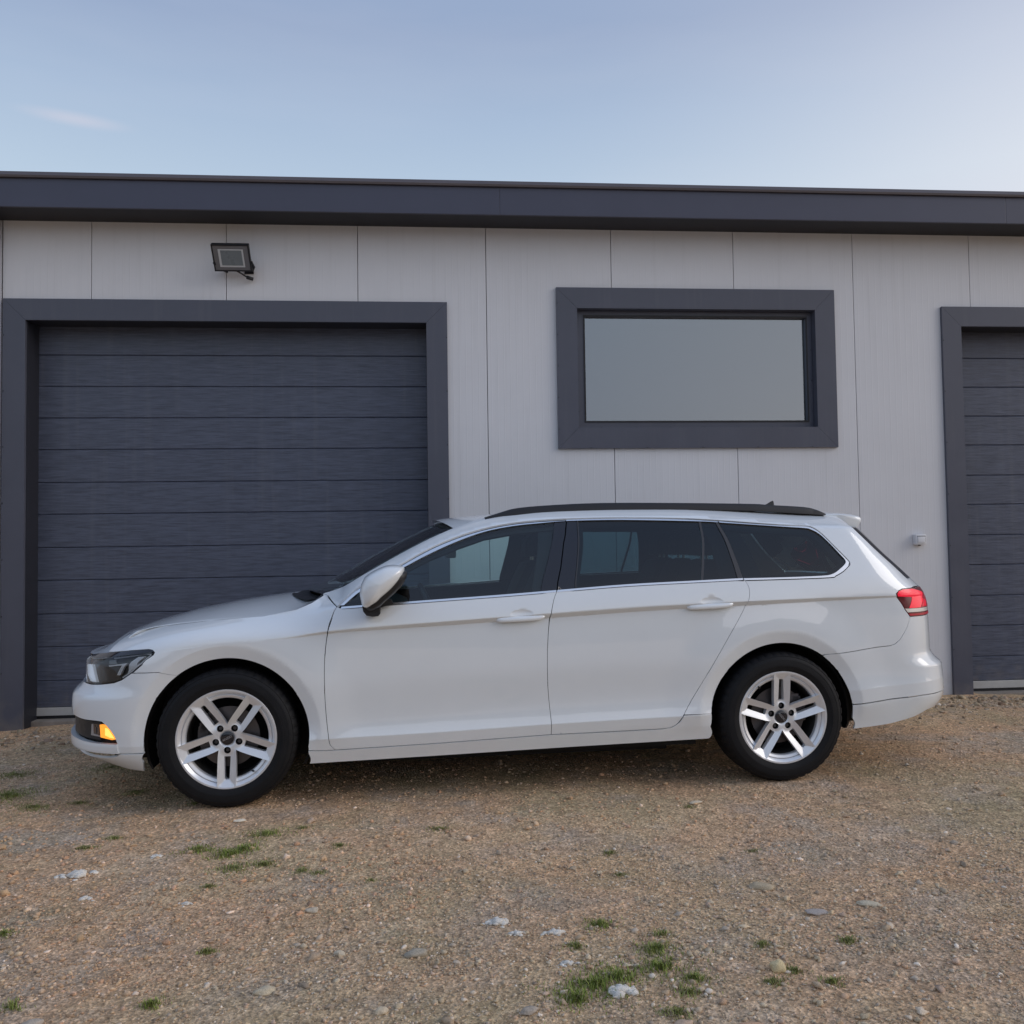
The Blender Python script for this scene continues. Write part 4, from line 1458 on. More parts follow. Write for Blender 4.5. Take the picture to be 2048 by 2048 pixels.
fog = [(-0.664, .408), (-0.601, .411), (-0.570, .409), (-0.546, .384), (-0.519, .345), (-0.541, .341), (-0.598, .350), (-0.667, .353)]
M_AMBER = mat('lit_amber_lens', (0.9, 0.35, 0.03), .3, emit=(1.0, 0.33, 0.035), estr=.95, rvar=.05)
fgl = panel('fog_lamp', fog, M_LAMPIN, off=-.022, flange=0)
panel('indicator_lens', [(-0.610, .4095), (-0.601, .411), (-0.570, .409), (-0.546, .384), (-0.519, .345), (-0.541, .341), (-0.605, .3505)], M_AMBER, fgl, off=-.006, flange=.01)
panel('lamp_reflector', [(-0.6635, .407), (-0.654, .4085), (-0.652, .362), (-0.612, .356), (-0.612, .3515), (-0.6665, .354)], mat('lamp_reflector_dim', (.38, .35, .33), .3, rvar=.05), fgl, off=-.010, flange=.008)
panel('lamp_reflector', [(-0.652, .408), (-0.6115, .4095), (-0.612, .357), (-0.651, .363)], mat('lamp_bulb_brown', (.16, .11, .08), .3, rvar=.05), fgl, off=-.014, flange=.004)
panel('bulb_glow', [(-0.578, .396), (-0.564, .394), (-0.545, .370), (-0.530, .349), (-0.552, .352), (-0.578, .362)], mat('lit_bulb', (1, .7, .2), .3, emit=(1.0, .56, .10), estr=1.15, rvar=.05), fgl, off=-.004, flange=.002)
pairs.append(fgl)

u_l = UE - .44
tl = TL + [('u', u_l, .984), ('u', u_l - .0, .940), ('u', u_l, .834), (3.60, .834), (3.5275, .8345), (3.495, .873), (3.452, .936)]
M_RED = mat('tail_lamp_red', (0.50, 0.010, 0.03), .3, coat=.2, rvar=.03)
M_REDB = mat('tail_lamp_bright_red', (0.70, 0.012, 0.035), .3, coat=.25, emit=(1, .01, .05), estr=.42, rvar=.03)
M_REDD = mat('tail_lamp_dark_red', (0.13, 0.010, 0.016), .3, coat=.2, rvar=.03)
M_CLR = mat('tail_lamp_clear_band', (0.85, 0.79, 0.72), .25, coat=1, rvar=.03)
tlm = panel('tail_light', tl, M_REDD, gap=.0015, off=.001)
panel('red_lens', [(3.461, .969), (3.490, .977), (3.560, .978), (3.640, .962), (3.660, .955), (3.612, .878), (3.524, .878), (3.549, .926), (3.548, .936), (3.456, .944), (3.452, .955)], M_REDB, tlm, off=.003, flange=.004, step=.015)
panel('red_lens', [(3.458, .940), (3.545, .932), (3.547, .926), (3.522, .880), (3.497, .880)], M_REDD, tlm, off=.0025, flange=.003)
panel('red_lens', [(3.616, .878), (3.664, .954), (3.69, .945), (3.705, .93), ('u', u_l - .015, .878)], M_RED, tlm, off=.003, flange=.003)
for k in range(3):
    panel('lens_rib', [(3.630 + k * .018, .882), (3.640 + k * .018, .925 - k * .006), (3.644 + k * .018, .922 - k * .006), (3.636 + k * .018, .882)], M_REDB, tlm, off=.005, flange=.003)
panel('clear_lens', [(3.496, .876), (3.58, .8745), ('u', u_l - .01, .875), ('u', u_l - .01, .857), (3.58, .856), (3.513, .856)], M_CLR, tlm, off=.003, flange=.003)
panel('red_lens', [(3.518, .849), (3.58, .848), ('u', u_l - .01, .851), ('u', u_l - .01, .837), (3.58, .837), (3.527, .837)], M_RED, tlm, off=.003, flange=.003)
pairs.append(tlm)


# ---- bonnet, windscreen, roof, rear window: patches between the left and right edge lines
def grid_patch(name, rows, m, parent=None, close=False, thick=0.0, auto=60):
    nr, nc = len(rows), len(rows[0])
    vs = [tuple(p) for r_ in rows for p in r_]
    fs = []
    for i in range(nr - 1):
        for j in range(nc - 1):
            fs.append((i * nc + j, i * nc + j + 1, (i + 1) * nc + j + 1, (i + 1) * nc + j))
    # face up
    a = Vector(vs[fs[0][1]]) - Vector(vs[fs[0][0]])
    b = Vector(vs[fs[0][3]]) - Vector(vs[fs[0][0]])
    if a.cross(b).z < 0:
        fs = [f[::-1] for f in fs]
    return link(name, vs, fs, m, parent or car, smooth=True)


def edge_pts(c, n, off=0.0):
    c = resample(curve(c, 4), .01, False)
    d = [0]
    for i in range(1, len(c)):
        d.append(d[-1] + math.hypot(c[i][0] - c[i - 1][0], c[i][1] - c[i - 1][1]))
    t = np.linspace(0, d[-1], n)
    x = np.interp(t, d, [p[0] for p in c])
    z = np.interp(t, d, [p[1] for p in c])
    p, nn = surf_pt(inv(x, z), z, off)
    return p


YF = np.concatenate([np.linspace(-1, -.8, 7), np.linspace(-.8, .8, 25)[1:-1], np.linspace(.8, 1, 7)])
# windscreen
e = edge_pts(EDGE_W, 22, -.004)
rows = []
for i, p in enumerate(e):
    s = i / 21
    bx, bz = .14 - .045 * s, .012 + .02 * s
    rows.append([(p[0] - bx * (1 - y * y) , -p[1] * y, p[2] + bz * (1 - y * y) - .010 * (abs(y) ** 8) * 0) for y in YF])
grid_patch('windscreen', rows, G_WIND)
mbw = MB()
# black band along the top of the screen and wipers' cowl
rows2 = []
for s, dz in ((0, .0), (.5, .004), (1, .006)):
    p = e[0]
    rows2.append([(p[0] - .14 * (1 - y * y) - .10 * s + .01, -p[1] * y * .93, p[2] + .012 * (1 - y * y) - .022 - .010 * s) for y in YF])
grid_patch('scuttle_panel', rows2, M_BLACK)
# roof
e = edge_pts(EDGE_R, 60, -.001)
zc_t = ([1.05, 1.15, 1.3, 1.6, 2.0, 2.5, 3.0, 3.3], [1.385, 1.405, 1.425, 1.446, 1.456, 1.456, 1.440, 1.408])
rows = []
for i, p in enumerate(e):
    s = i / 59
    fb_ = .095 * (1 - sst(s, 0, .12))
    rb_ = .03 * sst(s, .9, 1)
    xs_ = p[0]
    zc = max(float(np.interp(xs_, *zc_t)), p[2] + .012)
    rows.append([(xs_ - fb_ * (1 - y * y) + rb_ * (1 - y * y), -p[1] * y, p[2] + (zc - p[2]) * (1 - abs(y) ** 2.6)) for y in YF])
roof = grid_patch('roof', rows, M_PAINT)
rows3 = [[(x, y * .95, z - .03) for x, y, z in r_] for r_ in rows[::3]]
grid_patch('headliner', rows3, M_LINER)
# roof front lip and dark band under it
rows4 = [[(x - .0 - .02 * k, y * (1 + .0 * k), z - .010 * k - .002) for x, y, z in rows[0]] for k in (0, 1)]
# spoiler
prof = [(3.200, 1.393), (3.30, 1.3925), (3.38, 1.386), (3.428, 1.374), (3.436, 1.364), (3.432, 1.345), (3.420, 1.326), (3.406, 1.312), (3.36, 1.312), (3.31, 1.322), (3.26, 1.345)]
ys_ = [-.562, -.557, -.54, -.50, -.42, -.2, 0, .2, .42, .50, .54, .557, .562]
vs, fs = [], []
for y in ys_:
    k = max(1 - (y / .562) ** 2, 0)
    sc = 1.0 if abs(y) < .55 else (.96 if abs(y) < .56 else .88)
    for x, z in prof:
        vs.append((3.34 + (x - 3.34) * sc + .045 * k, y, 1.365 + (z - 1.365) * sc + .030 * k ** .7))
n = len(prof)
for i in range(len(ys_) - 1):
    for j in range(n):
        fs.append((i * n + j, i * n + (j + 1) % n, (i + 1) * n + (j + 1) % n, (i + 1) * n + j))
fs += [tuple(range(n))[::-1], tuple(range((len(ys_) - 1) * n, len(ys_) * n))]
link('roof_spoiler', vs, [f[::-1] for f in fs], M_PAINT, car, angle=38)
# rear window
e = edge_pts(EDGE_B[2:], 16, -.002)
rows = []
for i, p in enumerate(e):
    rows.append([(p[0] + .14 * (1 - abs(y) ** 6), -p[1] * y, p[2] + .0 * y) for y in YF])
rw = grid_patch('rear_window', rows, G_REAR)
rows = []
for i, p in enumerate(e):
    rows.append([(p[0] + .14 * (1 - abs(y) ** 6) + .003, -p[1] * y, p[2] + .002) for y in YF[:5]])
o = grid_patch('window_border', rows, M_GLOSSBLK, rw)
rows = [[(x, -y, z) for x, y, z in r_] for r_ in rows]
o = grid_patch('window_border', rows, M_GLOSSBLK, rw)
# bonnet
hs_ = edge_pts(HOOD_SEAM[2:], 30, -.001)
fe_u = np.linspace(0.0, float(inv(-0.585, .752)), 18)
fe_z = np.interp(fe_u, [0, .33, .50, 1.0], [.712, .717, .728, .760])
fe, _ = surf_pt(fe_u, fe_z, -.001)
zprof = ([-0.90, -0.80, -0.673, -0.50, -0.30, -0.10, 0.10, 0.24], [.66, .742, .803, .862, .912, .948, .975, .990])
nrow = 34
hxe = np.concatenate([[fe[-1][0]], hs_[:, 0]])
hze = np.concatenate([[fe[-1][2]], hs_[:, 2]])
rows = []
for i in range(nrow):
    s = i / (nrow - 1)
    row = []
    ep = np.array([np.interp(s, np.linspace(0, 1, 30), hs_[:, k]) for k in range(3)])
    for y in YF:
        a = abs(y)
        # front-edge point for this fraction
        k = a * (len(fe) - 1)
        fp = np.array([np.interp(k, np.arange(len(fe)), fe[:, q]) for q in range(3)])
        fx, fy, fz = fp[0], abs(fp[1]), fp[2]
        # front end of the seam replaces it at the very side
        ws = abs(ep[1])
        bxr = ep[0] - .14 * (1 - a * a) * s          # rear edge follows the screen
        w0 = (1 - s) ** 1.0
        x_side = ep[0]
        x = fx + (( .437 - .13 * (1 - a * a)) - fx) * s
        yy = fy * (1 - sst(s, 0, .35)) + a * abs(np.interp(s, np.linspace(0, 1, 30), -hs_[:, 1])) * sst(s, 0, .35)
        # height
        zcn = float(np.interp(x, *zprof))
        edge_z = float(np.interp(x, hs_[:, 0], hs_[:, 2])) if x > hs_[0, 0] else None
        if a > .999 and s > 0:
            x, yy, z = ep[0], ws, ep[2]
        else:
            zs_e = float(np.interp(x, hxe, hze))
            z = zs_e + max(zcn - zs_e, 0) * (1 - a ** 2.2)
            z = fz * (1 - sst(s, 0, .16)) + z * sst(s, 0, .16)
            z = max(z, fz)
        row.append((x, math.copysign(yy, -y) if y else 0.0, z))
    rows.append(row)
grid_patch('bonnet', rows, M_PAINT)

# ---- roof rails, aerial
RT = [(1.284, 1.3955), (1.365, 1.420), (1.443, 1.441), (1.56, 1.453), (1.782, 1.464), (2.0, 1.4675), (2.402, 1.463), (2.778, 1.455), (2.881, 1.448), (3.081, 1.435), (3.154, 1.419), (3.205, 1.398)]
rt = curve(RT, 4)
vs, fs = [], []
for x, z in rt:
    zb = cz(EDGE_R, x) - .009
    y0, y1 = -.592, -.552
    z = max(z, zb + .003)
    vs += [(x, y0 - .004, zb), (x, y0, zb + (z - zb) * .7), (x, y0 + .010, z), (x, y1 - .008, z), (x, y1, zb)]
n = 5
for i in range(len(rt) - 1):
    for k in range(n):
        fs.append((i * n + k, (i + 1) * n + k, (i + 1) * n + (k + 1) % n, i * n + (k + 1) % n))
fs += [tuple(range(n)), tuple(range((len(rt) - 1) * n, len(rt) * n))[::-1]]
rail = link('roof_rail', vs, fs, M_BLACK, car, angle=35)
pairs.append(rail)
vs = []
fin = [(2.99, 1.440), (3.06, 1.462), (3.115, 1.480), (3.138, 1.494), (3.152, 1.500), (3.157, 1.494), (3.158, 1.470), (3.166, 1.435)]
MB().add([(x, -.012 * (1 - (z - 1.435) / .08), z) for x, z in fin] + [(x, .012 * (1 - (z - 1.435) / .08), z) for x, z in fin],
         [tuple(range(8)), tuple(range(15, 7, -1))] + [(i, i + 8, (i + 1) % 8 + 8, (i + 1) % 8) for i in range(8)]).build('aerial', M_BLACK, car)

# ---- arch liners, underbody, inner shell
for (cx_, cz_) in (AF, AR):
    mb = MB()
    n = 28
    vs = []
    for r_, y in ((RA - .004, -.825), (RA + .012, -.815), (RA + .012, -.56)):
        for k in range(n + 1):
            a = R(-24 + 228 * k / n)
            zz = cz_ + r_ * math.sin(a)
            vs.append((cx_ + r_ * math.cos(a), y, max(zz, .185 if cx_ < 1 else .25)))
    m_ = n + 1
    mb.add(vs, [(j * m_ + k, j * m_ + k + 1, (j + 1) * m_ + k + 1, (j + 1) * m_ + k) for j in range(2) for k in range(n)])
    mb.add([(cx_, -.56, cz_)] + vs[2 * m_:], [(0, k + 1, k + 2) for k in range(n)] + [(0, m_, 1)])
    pairs.append(mb.build('arch_liner', M_VOID))
    bpy.context.view_layer.update()
for o in pairs:
    if o.name.startswith('arch_liner'):
        o.parent = car
ub = MB()
ub.box(-.60, -.42, -.62, .62, .20, .55).box(-.42, .42, -.55, .55, .17, .80).box(.42, 2.36, -.78, .78, .19, .285).box(.60, 2.25, -.62, .62, .135, .19)
ub.box(2.36, 3.23, -.55, .55, .18, .66).box(3.23, 3.60, -.70, .70, .26, .60)
ub.build('underbody', M_VOID, car)
MB().tube([(2.1, .35, .20), (3.2, .35, .22)], .03, 10).build('exhaust_pipe', M_BRAKE, car)

# ---- cabin
def seat(x, y, w=.50, rear=False):
    s = empty('front_seat' if not rear else 'rear_seat', (0, 0, 0), parent=car)
    bm = bmesh.new()
    def blob(pts, wd, name):
        """rounded cushion: side outline extruded across with softened ends"""
        n = len(pts)
        cxm = sum(p[0] for p in pts) / n
        czm = sum(p[1] for p in pts) / n
        vs, fs = [], []
        L_ = [(-1, .72), (-.93, .92), (-.75, 1), (.75, 1), (.93, .92), (1, .72)]
        for t, k in L_:
            for px, pz in pts:
                vs.append((x + cxm + (px - cxm) * k, y + t * wd / 2, czm + (pz - czm) * k))
        for i in range(len(L_) - 1):
            for j in range(n):
                fs.append((i * n + j, (i + 1) * n + j, (i + 1) * n + (j + 1) % n, i * n + (j + 1) % n))
        fs += [tuple(range(n)), tuple(range((len(L_) - 1) * n, len(L_) * n))[::-1]]
        link(name, vs, fs, M_SEAT, s, angle=60)
    blob([(-.42, .48), (-.44, .60), (-.36, .64), (0, .60), (.10, .58), (.10, .44)], w, 'seat_cushion')
    blob([(.02, .56), (-.04, .70), (.06, .98), (.13, 1.13), (.20, 1.15), (.25, 1.12), (.22, .95), (.17, .60)], w * .96, 'backrest')
    blob([(.13, 1.17), (.135, 1.27), (.17, 1.31), (.22, 1.31), (.255, 1.26), (.25, 1.17)], w * .55, 'headrest')
    MB().tube([(x + .19, y - .05, 1.08), (x + .19, y - .05, 1.20)], .007, 6).tube([(x + .19, y + .05, 1.08), (x + .19, y + .05, 1.20)], .007, 6).build('headrest_post', M_CHROME, s)


seat(1.48, -.37)
seat(1.48, .37)
for yy in (-.42, 0.0, .42):
    seat(2.36, yy, .46 if yy else .34, True)
MB().prism([(.45, .55), (.42, .93), (.50, .985), (.72, .965), (.86, .90), (.93, .78), (.88, .55)], -.74, .74).build('dashboard', M_DASH, car)
MB().box(2.72, 3.46, -.66, .66, .985, 1.0).build('luggage_cover', M_DASH, car)
IMX, IMZ = 1.125, 1.203
# steering wheel (left-hand drive: near side)
swb = MB()
ctr = Vector((1.02, -.37, .86))
ax_ = Vector((-.85, 0, -.42)).normalized()
u_ = Vector((0, 1, 0))
v_ = ax_.cross(u_)
swb.tube([ctr + (u_ * math.cos(t) + v_ * math.sin(t)) * .185 for t in np.linspace(0, 2 * math.pi, 33)], .016, 8, False)
for t in (0, math.pi, -math.pi / 2):
    swb.tube([ctr, ctr + (u_ * math.cos(t) + v_ * math.sin(t)) * .18], .014, 6)
swb.tube([ctr, ctr + ax_ * .2], .03, 8)
swb.tube([ctr - ax_ * .01, ctr + ax_ * .03], .06, 14)
swb.build('steering_wheel', M_BLACK, car, True)
im = MB().box(IMX - .028, IMX + .028, -.115, .115, IMZ - .030, IMZ + .032, .012)
im.tube([(IMX - .01, 0, IMZ + .02), (IMX - .06, 0, IMZ + .075)], .010, 8)
im.build('rear_view_mirror', mat('mirror_back_grey', (.30, .32, .33), .4, rvar=.05), car, angle=40)


# ---- wheels
def wheel(x, ysign, rot, near=True):
    w = empty('wheel', (x, 0, .334), parent=car)
    RF = .238
    # lathe profiles: (radius, depth) with depth 0 at the outer face, positive inboard
    def P(prof):
        return prof
    tyre = [(.229, .012), (.2305, -.002), (.238, -.006), (.252, -.012), (.262, -.0150), (.2625, -.0162), (.268, -.0172), (.2685, -.0164), (.280, -.0165), (.294, -.0140), (.2945, -.0152), (.300, -.0135), (.3005, -.0120), (.307, -.009), (.313, -.0045), (.3145, -.006), (.321, .000), (.3275, .011), (.3315, .024), (.334, .040), (.3345, .10), (.334, .165), (.330, .185), (.318, .200), (.29, .212), (.25, .212), (.225, .20)]
    NS = 192
    def mod(j, k):
        if 16 <= j <= 19 and (k % 4 == 0):
            return -.0045
        if 19 <= j <= 21 and (k % 4 == 2):
            return -.004
        return 0
    t = MB().lathe(tyre, NS, mod=mod)
    # flatten where it stands
    t.v = [(a, b, max(c, -.3305)) for a, b, c in t.v]
    to = t.build('tyre', M_RUBBER, w, angle=28)
    rim = [(.2275, .006), (.2365, -.002), (.238, -.005), (.2355, -.0075), (.228, -.007), (.2215, -.002), (.2145, .006), (.2135, .012), (.2115, .013), (.2110, .007), (.209, .0055), (.1975, .011), (.1945, .016), (.1935, .035)]
    MB().lathe(rim, 128).build('rim', M_SILVER, w, angle=22)
    MB().lathe([(.1935, .035), (.190, .06), (.189, .10), (.196, .17), (.215, .19), (.225, .195)], 96).build('rim_barrel', mat('dark_barrel_alloy', (.045, .043, .042), .55, metal=.3, var=.3), w, angle=22)  # deep part of the rim, much darker than its silver face
    MB().lathe([(.226, .19), (.14, .185), (.05, .18), (0, .18)], 48).build('wheel_back', M_VOID, w)
    # spoked face: one plate cut by CDT, height field for the facets
    out = []
    RO = .2310
    for k in range(5):
        a0 = 2 * math.pi * k / 5
        def loc(r_, t_, a0=a0):
            return (r_ * math.cos(a0) - t_ * math.sin(a0), r_ * math.sin(a0) + t_ * math.cos(a0))
        hw = .0445
        out.append(loc(.286 * RF * math.cos(R(36)), -.286 * RF * math.sin(R(36))))
        out.append(loc(.345 * RF, -.0425))
        out.append(loc(math.sqrt(RO ** 2 - hw ** 2) * .5, -.0435))
        for j in range(7):
            tt = -hw + 2 * hw * j / 6
            out.append(loc(math.sqrt(RO * RO - tt * tt) + .001, tt))
        out.append(loc(math.sqrt(RO ** 2 - hw ** 2) * .5, .0435))
        out.append(loc(.345 * RF, .0425))
    out = resample(out, .008)
    holes = []
    for k in range(5):
        a0 = 2 * math.pi * k / 5
        def loc(r_, t_, a0=a0):
            return (r_ * math.cos(a0) - t_ * math.sin(a0), r_ * math.sin(a0) + t_ * math.cos(a0))
        holes.append(resample([loc(.365 * RF, -.0150), loc(.79 * RF, -.0112), loc(.825 * RF, -.006), loc(.815 * RF, .0112), loc(.365 * RF, .0150)], .008))
        holes.append([loc(.24 * RF + .0165 * math.cos(q), .0165 * math.sin(q)) for q in np.linspace(0, 2 * math.pi, 17)[:-1]])
    cap_r = .031
    holes.append([(cap_r * math.cos(q), cap_r * math.sin(q)) for q in np.linspace(0, 2 * math.pi, 25)[:-1]])
    g = np.arange(-.22, .22, .0055)
    GX, GZ = np.meshgrid(g, g)
    GX, GZ = GX.ravel(), GZ.ravel()
    ok = inside(GX, GZ, out) & (edge_dist(GX, GZ, out) > .003)
    for h in holes:
        ok &= ~inside(GX, GZ, h) & (edge_dist(GX, GZ, h) > .003)
    pts = [Vector(p) for p in out]
    eds = [(i, (i + 1) % len(out)) for i in range(len(out))]
    for h in holes:
        s = len(pts)
        pts += [Vector(p) for p in h]
        eds += [(s + i, s + (i + 1) % len(h)) for i in range(len(h))]
    pts += [Vector(p) for p in zip(GX[ok], GZ[ok])]
    # ridge lines of the outer chamfer
    vo, _, fo, _, _, _ = delaunay_2d_cdt(pts, eds, [], 0, 1e-6)
    V = np.array([tuple(v) for v in vo])
    tri = np.array([f for f in fo if len(f) == 3])
    cen = V[tri].mean(1)
    keep = inside(cen[:, 0], cen[:, 1], out)
    for h in holes:
        keep &= ~inside(cen[:, 0], cen[:, 1], h)
    tri = tri[keep]
    ang = np.arctan2(V[:, 1], V[:, 0])
    rr = np.hypot(V[:, 0], V[:, 1])
    ka = np.round(ang / (2 * math.pi / 5)) * 2 * math.pi / 5
    lr = rr * np.cos(ang - ka)
    lt = np.abs(rr * np.sin(ang - ka))
    bowl = .0255 * (1 - np.clip(rr / .235, 0, 1)) - .0085
    armz = .0135 * (1 - np.clip((lt - .010) / .033, 0, 1))
    cham = np.clip((lr - .82 * RF) / (.145 * RF), 0, 1)
    apex = lt < .010 + .034 * cham
    dep = np.where(apex & (lr > .82 * RF), .0135 * (1 - cham) , armz)
    # V between two spokes and the hub face
    hub = 1 - sst(rr, .055, .085)
    dep = dep * (1 - hub) + .004 * hub
    dep = dep + .006 * (1 - sst(rr, .030, .042))
    H = bowl + dep
    n0 = len(V)
    vs = [(V[i, 0], H[i], V[i, 1]) for i in range(n0)]
    fs = []
    for t_ in tri:
        a, b, c = V[t_]
        cr_ = (b[0] - a[0]) * (c[1] - a[1]) - (b[1] - a[1]) * (c[0] - a[0])
        # outward is -y: in (x,z) seen from -y, counter-clockwise
        fs.append(tuple(int(q) for q in (t_ if cr_ > 0 else t_[::-1])))
    cnt = {}
    for f in fs:
        for i in range(3):
            cnt[(f[i], f[(i + 1) % 3])] = 1
    bed = [e_ for e_ in cnt if (e_[1], e_[0]) not in cnt]
    back = {}
    for a, b in bed:
        for q in (a, b):
            if q not in back:
                back[q] = len(vs)
                k_ = V[q]
                rq = math.hypot(*k_)
                vs.append((k_[0] * .995, H[q] + (.032 if rq > .06 else .022), k_[1] * .995))
        fs.append((b, a, back[a], back[b]))
    face = link('spoke_plate', vs, fs, M_SILVER, w, angle=17)
    # hub cap with its lettering
    MB().lathe([(cap_r, .022), (cap_r, .016), (cap_r - .003, .0145), (.012, .0125), (0, .0125)], 32).build('hub_cap', M_GLOSSBLK, w, angle=40)
    tcu = bpy.data.curves.new('txt', 'FONT')
    tcu.body = 'ANZIO'
    tcu.size = .0155
    tcu.align_x = 'CENTER'
    tcu.align_y = 'CENTER'
    tcu.extrude = .0003
    tcu.resolution_u = 2
    to_ = bpy.data.objects.new('txt', tcu)
    COL.objects.link(to_)
    bpy.context.view_layer.update()
    tm_ = bpy.data.meshes.new_from_object(to_)
    bpy.data.objects.remove(to_)
    lv = [v.co.copy() for v in tm_.vertices]
    lf = [tuple(p.vertices) for p in tm_.polygons]
    bpy.data.meshes.remove(tm_)
    la = R(27 if rot < 0 else -50)
    lm = Matrix.Rotation(-la, 4, 'Y') @ Matrix.Rotation(R(90), 4, 'X')
    lm = Matrix.Rotation(rot_sign(rot) * -1 * 0, 4, 'Y') @ lm
    unrot = Matrix.Rotation(R(rot), 4, 'Y')      # keep the letters' own angle when the wheel is turned
    link('cap_lettering', [tuple(unrot @ (lm @ v) + Vector((0, .0118, 0))) for v in lv], lf, mat('cap_letter_silver', (.45, .45, .47), .3, metal=.5, rvar=.05), w)
    for k in range(5):
        a0 = 2 * math.pi * k / 5
        cx_, cz_ = .24 * RF * math.cos(a0), .24 * RF * math.sin(a0)
        lb = MB().lathe([(.0165, .020), (.0155, .046), (0, .046)], 16, cx_, cz_)
        lb.build('bolt_seat', M_VOID, w)
        lb = MB().lathe([(.0105, .046), (.0105, .031), (.0085, .0285), (0, .0285)], 6, cx_, cz_)
        lb.build('wheel_bolt', mat('bolt_steel', (.10, .10, .11), .35, metal=.7, rvar=.05), w)
    MB().tube([(.203 * math.cos(.66), .012, .203 * math.sin(.66)), (.196 * math.cos(.66), -.001, .196 * math.sin(.66))], .005, 8).build('valve', M_BLACK, w)
    # turn everything built so far, then the brake stays put
    q = Matrix.Rotation(-R(rot), 4, 'Y')
    for ch in w.children:
        if ch.name.startswith('tyre'):
            continue
        ch.data.transform(q)
        ch.data.update()
    MB().lathe([(.145, .075), (.145, .068), (.08, .066), (.078, .050), (.03, .048), (0, .048)], 48).build('brake_disc', M_BRAKE, w, angle=30)
    ca_ = MB()
    a_ = R(150 if rot < 0 else 20)
    for s_ in np.linspace(-.42, .42, 7):
        ca_.box(.125 * math.cos(a_ + s_) - .022, .125 * math.cos(a_ + s_) + .022, .056, .10, .125 * math.sin(a_ + s_) - .022, .125 * math.sin(a_ + s_) + .022)
    ca_.build('brake_caliper', M_BRAKE, w)
    return w


def rot_sign(r):
    return 1 if r > 0 else -1


def place_wheel(w, ysgn):
    """shift to the hub's lateral place; the far side is mirrored"""
    for ch in w.children:
        d = ch.data
        if ysgn < 0:
            d.transform(Matrix.Translation((0, -.895, 0)))
        d.update()


w1 = wheel(0, -1, -90)
w2 = wheel(2.791, -1, 90)
for w_ in (w1, w2):
    place_wheel(w_, -1)
    wn = empty('wheel', tuple(w_.location), parent=car)
    for ch in list(w_.children):
        mirror_obj(ch, wn, ch.name.split('.')[0])

# the far side of the car
for o in pairs:
    if o.name.startswith('body_side') or True:
        mirror_tree(o, car)
print('car done')

# ================================================================== stones, gravel, grass
def ico(sub=0):
    bm = bmesh.new()
    bmesh.ops.create_icosphere(bm, subdivisions=sub + 1, radius=1)
    v = np.array([tuple(q.co) for q in bm.verts])
    f = np.array([[q.index for q in p.verts] for p in bm.faces])
    bm.free()
    return v, f


def mesh_np(name, V, Fc, m, cols=None, smooth=False):
    me = bpy.data.meshes.new(name)
    me.vertices.add(len(V))
    me.vertices.foreach_set('co', V.ravel())
    me.loops.add(Fc.size)
    me.loops.foreach_set('vertex_index', Fc.ravel())
    me.polygons.add(len(Fc))
    me.polygons.foreach_set('loop_start', np.arange(0, Fc.size, Fc.shape[1]))
    if smooth:
        me.polygons.foreach_set('use_smooth', [True] * len(Fc))
    if cols is not None:
        at = me.attributes.new('tone', 'FLOAT_COLOR', 'POINT')
        at.data.foreach_set('color', np.concatenate([cols, np.ones((len(cols), 1))], 1).ravel())
    me.update()
    me.materials.append(m)
    o = bpy.data.objects.new(name, me)
    COL.objects.link(o)
    return o


def attr_mat(name, rough=.85, bump=.4, bscale=300, trans=0.0):
    m = bpy.data.materials.new(name)
    m.use_nodes = True
    t = m.node_tree
    b = t.nodes['Principled BSDF']
    b.inputs['Roughness'].default_value = rough
    b.inputs['Specular IOR Level'].default_value = .12
    a = t.nodes.new('ShaderNodeAttribute')
    a.attribute_name = 'tone'
    tcn = t.nodes.new('ShaderNodeTexCoord')
    n = t.nodes.new('ShaderNodeTexNoise')
    n.inputs['Scale'].default_value = bscale
    n.inputs['Detail'].default_value = 4
    t.links.new(tcn.outputs['Object'], n.inputs['Vector'])
    mr_ = t.nodes.new('ShaderNodeMapRange')
    mr_.inputs['From Min'].default_value = .3
    mr_.inputs['From Max'].default_value = .7
    mr_.inputs['To Min'].default_value = .78
    mr_.inputs['To Max'].default_value = 1.2
    t.links.new(n.outputs['Fac'], mr_.inputs['Value'])
    s = t.nodes.new('ShaderNodeVectorMath')
    s.operation = 'SCALE'
    t.links.new(a.outputs['Color'], s.inputs[0])
    t.links.new(mr_.outputs[0], s.inputs['Scale'])
    t.links.new(s.outputs[0], b.inputs['Base Color'])
    bp = t.nodes.new('ShaderNodeBump')
    bp.inputs['Strength'].default_value = bump
    bp.inputs['Distance'].default_value = .003
    t.links.new(n.outputs['Fac'], bp.inputs['Height'])
    t.links.new(bp.outputs[0], b.inputs['Normal'])
    return m


M_STONE = attr_mat('stone')
rg = np.random.default_rng(11)
PAL = np.array([(.28, .235, .165), (.26, .21, .15), (.31, .27, .20), (.26, .22, .165), (.30, .22, .155), (.36, .32, .26), (.26, .23, .19), (.19, .16, .125), (.30, .235, .185), (.44, .41, .36)]) * GK
PW = np.array([.17, .16, .14, .12, .10, .08, .08, .07, .05, .03])


